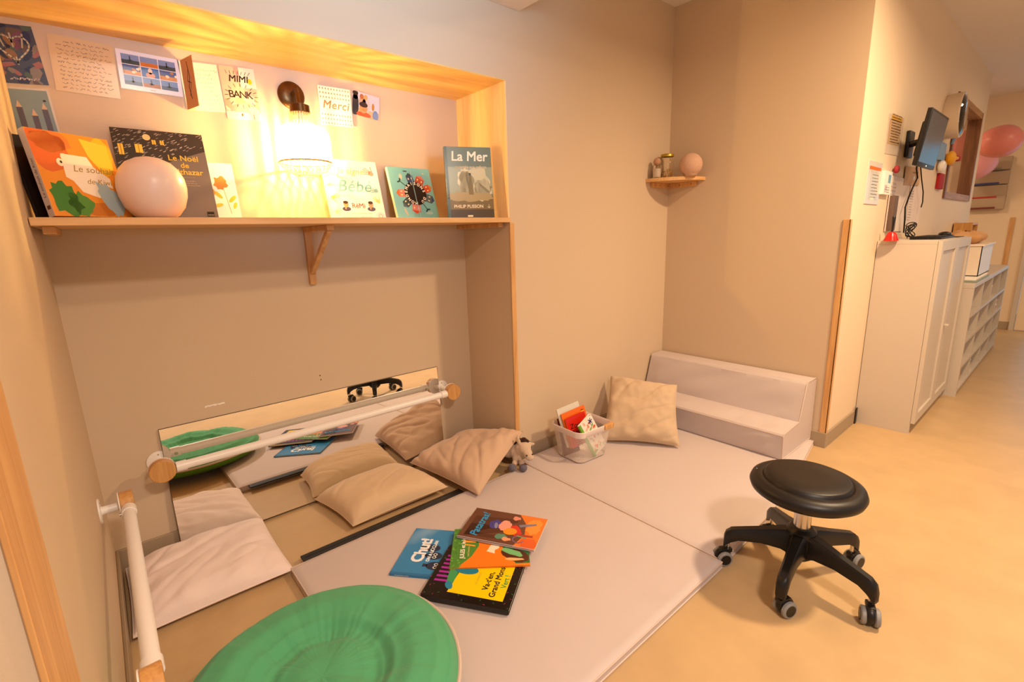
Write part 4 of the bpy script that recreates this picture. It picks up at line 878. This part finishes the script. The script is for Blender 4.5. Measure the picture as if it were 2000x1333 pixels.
# on the cabinet top
zt = CZ+.0005
bp_ = at(1741, 462, 'y', -1.10)
be = thing('hand_bell', 'red hand bell with black handle at the left end of the cabinet top', 'bell', (bp_.x, -1.10, zt))
MB().lathe([(.036, zt), (.034, zt+.006), (.028, zt+.020), (.023, zt+.036), (.016, zt+.047), (0, zt+.051)], mat('red_enamel', '#c4160f', .25), 32, (bp_.x, -1.10, 0)).build('bell_body', be)
MB().tube([(bp_.x, -1.10, zt+.049), (bp_.x, -1.10, zt+.065), (bp_.x+.002, -1.10, zt+.10), (bp_.x+.003, -1.10, zt+.125), (bp_.x+.003, -1.10, zt+.132)], [.006, .0045, .006, .009, .006], M_black, 12).build('handle', be)
kb = thing('keyboard', 'black computer keyboard on the cabinet top', 'keyboard', (2.28, -1.2, zt))
MB().box(2.06, 2.48, -1.285, -1.145, zt, zt+.012, M_black, .003).build('base', kb)
ks = MB()
for i in range(18):
    for j in range(5): ks.box(2.07+i*.0225, 2.088+i*.0225, -1.278+j*.026, -1.257+j*.026, zt+.012, zt+.017, M_blackr, .001, 1)
ks.build('keys', kb)
ms = thing('computer_mouse', 'black computer mouse on a pad at the right of the keyboard', 'mouse', (2.60, -1.22, zt))
MB().sphere((2.60, -1.22, zt+.0185), (.055, .032, .0165), M_black, 24, 12).build('mouse_body', ms)
MB().box(2.575, 2.60, -1.222, -1.218, zt+.030, zt+.036, M_grey, .001, 1).build('scroll_wheel', ms)
tag(MB().box(2.50, 2.72, -1.30, -1.12, zt-.0004, zt+.002, M_blackr, .0008, 1).build('mouse_pad'), 'thin dark mouse pad at the right end of the cabinet top', 'mouse pad')
cbx = at(1776, 455, 'y', -1.09)
cc = MB(); rn = random.Random(12)
for k in range(4):
    r0 = .035+.006*k; cc.tube([(cbx.x+.03+r0*math.cos(a)*.8, -1.09+.02*math.sin(a*2+k), zt+.045+r0*math.sin(a)) for a in [i*PI/10 for i in range(20)]], .0028, M_black, 6, closed=True)
tag(cc.build('cable_coil'), 'loose coil of black cables standing behind the keyboard', 'cable')
# monitor on wall arm
mn = thing('wall_monitor', 'black computer monitor on a wall arm above the cabinet', 'monitor', (2.14, -1.17, 1.49))
O = Vector((1.915, -1.157, 1.507)); Xd = Vector((.447, 0, 0)); Yd = Vector((.0, -.036, .283)); Mm = frame(O, Xd, Yd); mw, mh = Xd.length, Yd.length
MB(Mm).box(0, mw, 0, mh, -.022, 0, M_black, .003).box(mw*.22, mw*.78, mh*.18, mh*.82, -.05, -.022, M_black, .01).build('housing', mn)
MB(Mm).box(.014, mw-.014, .020, mh-.014, .0, .0012, mat('dark_screen', '#3a4657', .22, spec=.6)).build('screen', mn)
MB(Mm).lathe([(0, 0), (.004, 0), (.004, .0015), (0, .0015)], mat('led', '#f5e8c8', .3, emit='#fff0c0', estr=1.5), 10, (mw*.5, .009, .0)).build('power_light', mn)
pw = Vector((2.275, YR, 1.66)); mc = Mm @ Vector((mw/2, mh/2, -.05))
MB().box(2.22, 2.33, YR-.022, YR, 1.585, 1.735, M_black, .006).tube([(2.275, YR-.02, 1.66), (2.2, -1.075, 1.655), tuple(mc)], .018, M_black, 12).build('wall_arm', mn)
# cables from the monitor
for nm, pts_ in (('thick black cable dropping from the monitor to the cabinet', [(1795, 300), (1790, 330), (1792, 348), (1782, 368), (1775, 385), (1768, 405), (1767, 430), (1765, 455)]), ('thin black cable looping down below the monitor screen', [(1798, 325), (1800, 350), (1803, 375), (1802, 395), (1799, 405)])):
    tag(MB().tube([tuple(at(u, v, 'y', YR-.035)) for u, v in pts_], .0045 if 'thick' in nm else .0035, M_black, 8).build('power_cable'), nm, 'cable')
# papers on the cream wall
def sheet(name, label, c4, art, cat, d=.002, t=.0008, m=None):
    BL, BR, TL = c4; return card(name, label, BL, BR, TL, art, d=d, cat=cat, back=m, y=YR, t=t)
def a_chart(c, w, h):
    c.rect(0, w, 0, h, E1, flat('#e0cdb8')); c.rect(.02, w*.86, .05, h*.88, E2, flat('#c9a883')); c.rect(.05, w*.9, h*.86, h*.985, E2, flat('#dba63c'))
    for i in range(11): c.scribble(.03, w*.84, .06+i*.014, .07+i*.014, 1, E3, ink('#8a6440'), .003, i)
sheet('wall_calendar', 'tan woven looking calendar sheet highest on the cream wall', ((1728, 300), (1757, 305), (1741, 222)), a_chart, 'calendar')
def a_pock(c, w, h):
    c.rect(0, w, 0, h, E1, flat('#d9d0c8')); c.rect(w*.08, w*.92, h*.80, h*.88, E2, flat('#e8762a')); c.rect(w*.2, w*.85, h*.1, h*.78, E2, flat('#c9c3b4'))
    for i in range(8): c.scribble(w*.25, w*.8, h*(.15+.075*i), h*(.18+.075*i), 1, E3, ink('#8f8a80'), .002, i+40)
    c.rect(w*.35, w*.6, h*.1, h*.18, E3, flat('#f2e6b0'))
sheet('plastic_pocket', 'clear plastic document pocket with orange strip, leftmost on the cream wall', ((1688, 398), (1714, 400), (1697, 312)), a_pock, 'document pocket', .004, .003)
def a_box(c, w, h): c.rect(w*.5, w*.85, h*.5, h*.85, E2, flat('#6f9aa0')); c.rect(w*.15, w*.45, h*.15, h*.4, E2, flat('#d9b8a8')); c.scribble(w*.15, w*.85, h*.05, h*.35, 3, E3, ink('#a08c7c'), .002, 3)
sheet('wall_notice', 'small cream notice with blue square beside the plastic pocket', ((1724, 379), (1738, 381), (1731, 333)), a_box, 'notice', .02, .02)
def a_plain(c, w, h): c.scribble(w*.05, w*.3, h*.1, h*.9, 12, E2, ink('#a89ab0'), .002, 5)
sheet('paper_sheet', 'large plain white sheet hanging behind the bell above the cabinet', ((1727, 452), (1762, 452), (1752, 345)), a_plain, 'paper', .006, .001, mat('paper_a', '#ead8ca', .7))
sheet('paper_sheet', 'white sheet low on the wall behind the dangling cables', ((1768, 440), (1793, 440), (1778, 362)), a_plain, 'paper', .003, .001, mat('paper_b', '#ecd9cc', .7))
def a_kraft(c, w, h): c.scribble(w*.4, w*.9, h*.6, h*.8, 1, E2, ink('#5a4636'), .003, 8); c.ell(w*.6, h*.4, .02, .014, E2, flat('#e0b02c'))
sheet('kraft_note', 'beige note with dark scribble just below the monitor', ((1765, 362), (1795, 362), (1771, 325)), a_kraft, 'note', .008, .001, mat('kraft_note', '#cfa985', .8))
rc = MB(); p_ = at(1752, 331, 'y', YR-.02); rc.sphere((p_.x, YR-.018, p_.z), (.03, .014, .022), mat('dark_red_felt', '#a8343c', .8), 16, 8)
tag(rc.build('magnet'), 'dull red magnet holding the large white sheet', 'magnet')
tag(MB().box(2.02, 2.11, YR-.03, YR-.003, 1.16, 1.36, mat('folder_brown', '#6a5244', .6), .004).build('document_holder'), 'narrow dark holder against the wall behind the bell', 'document holder')
# clear round dome on the wall
dp = at(1858, 225, 'y', YR); dm = thing('wall_clock', 'round clear domed wall clock with pale rim above the monitor', 'clock', (3.33, YR, 1.82))
dx, dz = 3.26, 1.935
MB().lathe([(0, 0), (.145, 0), (.150, -.02), (.150, -.085), (.144, -.092), (.137, -.085), (.135, -.015), (0, -.015)], mat('pale_rim', '#d9c6ae', .25, .1), 48, (dx, YR-.001, dz), 'y').build('rim', dm)
MB().lathe([(.137, -.085), (.11, -.098), (.06, -.106), (0, -.109)], M_glass, 48, (dx, YR-.001, dz), 'y').build('dome_glass', dm)
MB().sphere((dx-.07, YR-.05, dz-.04), (.03, .02, .02), mat('clock_red', '#b8302a', .5), 12, 8).build('red_figure', dm)
# small wall toys by the window
def wall_toy(name, label, u, v, r, m, cat='toy', box=False, ex=None):
    p = at(u, v, 'y', YR-.03); b_ = MB()
    if box: b_.box(p.x-r*1.6, p.x+r*1.6, YR-.02, YR-.001, p.z-r, p.z+r, m, .003)
    else: b_.sphere((p.x, YR-.001-r*.6, p.z), (r*1.5, r*.6, r), m, 18, 10)
    if ex: ex(b_, p)
    tag(b_.build(name), label, cat)
M_y = mat('yellow_felt', '#e8a81c', .6); M_r = mat('red_felt', '#a8161c', .7); M_b = mat('blue_card', '#7fa0c4', .6)
wall_toy('red_card', 'square dark red card on the wall below the yellow toy', 1843, 354, .055, M_r, 'card', True)
wall_toy('wall_decoration', 'yellow toy with a red tip hanging at the window edge', 1857, 309, .05, M_y, 'decoration', False, lambda b_, p: b_.sphere((p.x+.20, YR-.04, p.z+.01), (.05, .02, .022), M_r, 12, 8).tube([(p.x, YR-.04, p.z), (p.x+.18, YR-.04, p.z+.01)], .014, M_y, 8))
wall_toy('wall_decoration', 'blue and white paper picture left of the yellow toy', 1846, 296, .06, M_b, 'decoration', True)
wall_toy('wall_decoration', 'soft white ball ornament below the blue picture', 1841, 325, .042, M_white, 'decoration')
p = at(1866, 250, 'y', YR-.01); tag(MB().tube([(p.x-.05, YR-.012, p.z-.12), (p.x, YR-.03, p.z), (p.x+.05, YR-.03, p.z+.05)], [.008, .02, .028], M_b, 10).build('blue_ribbon'), 'pale blue ribbon hanging below the round wall clock', 'ribbon')

# crate and basket on the bookcase
cr = thing('plastic_crate', 'translucent white plastic crate on the near end of the low bookcase', 'crate', (3.4, -1.22, BZ))
m = MB(); q0, q1, r0, r1 = 3.22, 3.80, -1.345, -1.09; zb = BZ+.0255
M_crate = mat('crate_plastic', '#ecdcc6', .35)
m.box(q0, q1, r0, r1, zb, zb+.006, M_crate).box(q0, q0+.005, r0, r1, zb, zb+.22, M_crate).box(q1-.005, q1, r0, r1, zb, zb+.22, M_crate).box(q0, q1, r0, r0+.005, zb, zb+.22, M_crate).box(q0, q1, r1-.005, r1, zb, zb+.22, M_crate)
m.build('body', cr); MB().box(q0-.012, q1+.012, r0-.012, r1+.012, zb+.212, zb+.224, M_crate, .004).build('lid', cr); MB().box(q1+.004, q1+.022, r0+.06, r1-.06, zb+.10, zb+.212, M_crate, .006).build('handle', cr)
tag(MB().box(3.0, 3.62, -1.368, -1.08, BZ+.0005, BZ+.012, mat('magazine_grey', '#8f9a88', .5), .001, 1).build('magazine'), 'grey magazine lying flat on the low bookcase, lower of two under the crate', 'magazine')
tag(MB().box(3.01, 3.6, -1.36, -1.09, BZ+.0125, BZ+.025, M_whitep, .001, 1).build('magazine'), 'white magazine between the grey magazine and the plastic crate', 'magazine')
fb = MB(); 
def cloth(u, v):
    a = 2*PI*u; r = (.22+.03*math.sin(5*a)+.02*noise.noise(Vector((math.cos(a)*3, math.sin(a)*3, 0))))*math.sin(PI*(.08+.84*v)); return (3.48+r*math.cos(a)*1.1, -1.215+r*math.sin(a)*.5, zb+.226+.045*(1-math.cos(PI*v))+.012*noise.noise(Vector((u*9, v*6, 2))))
fb.grid(cloth, 60, 20, mat('tan_cloth', '#cf9f6c', .9, bump=.5, bscale=60), wrapu=True)
tag(fb.build('cloth_bundle', smooth=180), 'crumpled tan cloth bundle lying on the plastic crate lid', 'cloth')
cn = thing('wooden_frame_box', 'small wooden box with a white roll inside, behind the cloth bundle', 'box', (4.36, -1.1, BZ))
M_lt = wood('light_wood_box', '#d9a35c', '#c68c48', 'z', 1.5)
z_ = BZ+.001
MB().box(4.20, 4.22, -1.16, -1.04, z_, z_+.40, M_lt).box(4.50, 4.52, -1.16, -1.04, z_, z_+.40, M_lt).box(4.22, 4.50, -1.16, -1.04, z_+.38, z_+.40, M_lt).box(4.22, 4.50, -1.16, -1.04, z_, z_+.02, M_lt).box(4.22, 4.50, -1.048, -1.04, z_+.02, z_+.38, M_lt).build('box_frame', cn)
MB().tube([(4.35, -1.11, z_+.021), (4.35, -1.11, z_+.33)], .045, M_white, 24).build('white_roll', cn)

# far wall: file rack, rail, balloons
rk = thing('file_rack', 'beige wall mounted file rack with coloured pocket edges on the far wall', 'file rack', (6.1, -1.03, 1.34))
M_rack = mat('rack_grey', '#b59f84', .5)
for i, (c, z0_) in enumerate((('#8a8078', 1.75), ('#3f4a8a', 1.60), ('#b8342a', 1.455), ('#7a2a20', 1.34))):
    MB().box(6.085-.004*i, 6.148, -1.17, -.88, z0_-.015 if i == 3 else z0_-.01, z0_+.125, M_rack, .004).build('pocket', rk)
    MB().box(6.076-.004*i, 6.084-.004*i, -1.10, -.90, z0_-.008, z0_+.010, mat('edge_'+c[1:], c, .4), .002).build('pocket_edge', rk)
struct('trim_7', MB().box(6.135, 6.15, -1.272, -1.235, HB, 1.23, M_pine, .001, 1))
def balloon(label, c, r, m, ax, tail):
    c = Vector(c); ax = Vector(ax).normalized(); b_ = MB(frame(c, ax.orthogonal(), ax.cross(ax.orthogonal())))
    b_.lathe([(r*math.sin(t), r*1.0*math.cos(t) if t < PI/2 else r*1.28*math.cos(t)*(1+.02*(t-PI/2))) for t in [PI*i/24 for i in range(24)]]+[(.012, -r*1.33), (.016, -r*1.38), (0, -r*1.38)], m, 32)
    return tag(b_.build('balloon', smooth=60), label, 'balloon', 'pink balloons')
M_coral = mat('coral_latex', '#e58a80', .35, trans=.0, sheen=.1); M_pink = mat('pink_latex', '#f2aab0', .3)
bp1 = at(1957, 276, 'x', 5.35); balloon('large coral balloon floating before the far wall', bp1, .15, M_coral, (.15, -.98, .05), None)
bp2 = at(1916, 318, 'x', 5.75); balloon('pale pink balloon half hidden behind the end of the cream wall', bp2, .135, M_pink, (-.2, -.5, .8), None)
bp3 = at(1872, 295, 'y', -.70); balloon('coral balloon seen through the corridor window', bp3, .16, M_coral, (.5, -.5, .5), None)
tag(MB().tube([tuple(bp3+Vector((0, .02, .2))), (bp3.x, bp3.y+.02, ZC)], .0015, M_whitep, 5).build('balloon_string'), 'thin white string above the balloon seen through the window', 'string')
tag(MB().tube([tuple(bp1+Vector((0, .2, -.03))), (5.4, -.9, 2.2), (5.4, -.85, ZC)], .0015, M_whitep, 5).build('balloon_string'), 'thin white string holding the coral balloons to the ceiling', 'string')
for o in bpy.data.objects:
    if '_org' in o.keys(): del o['_org']
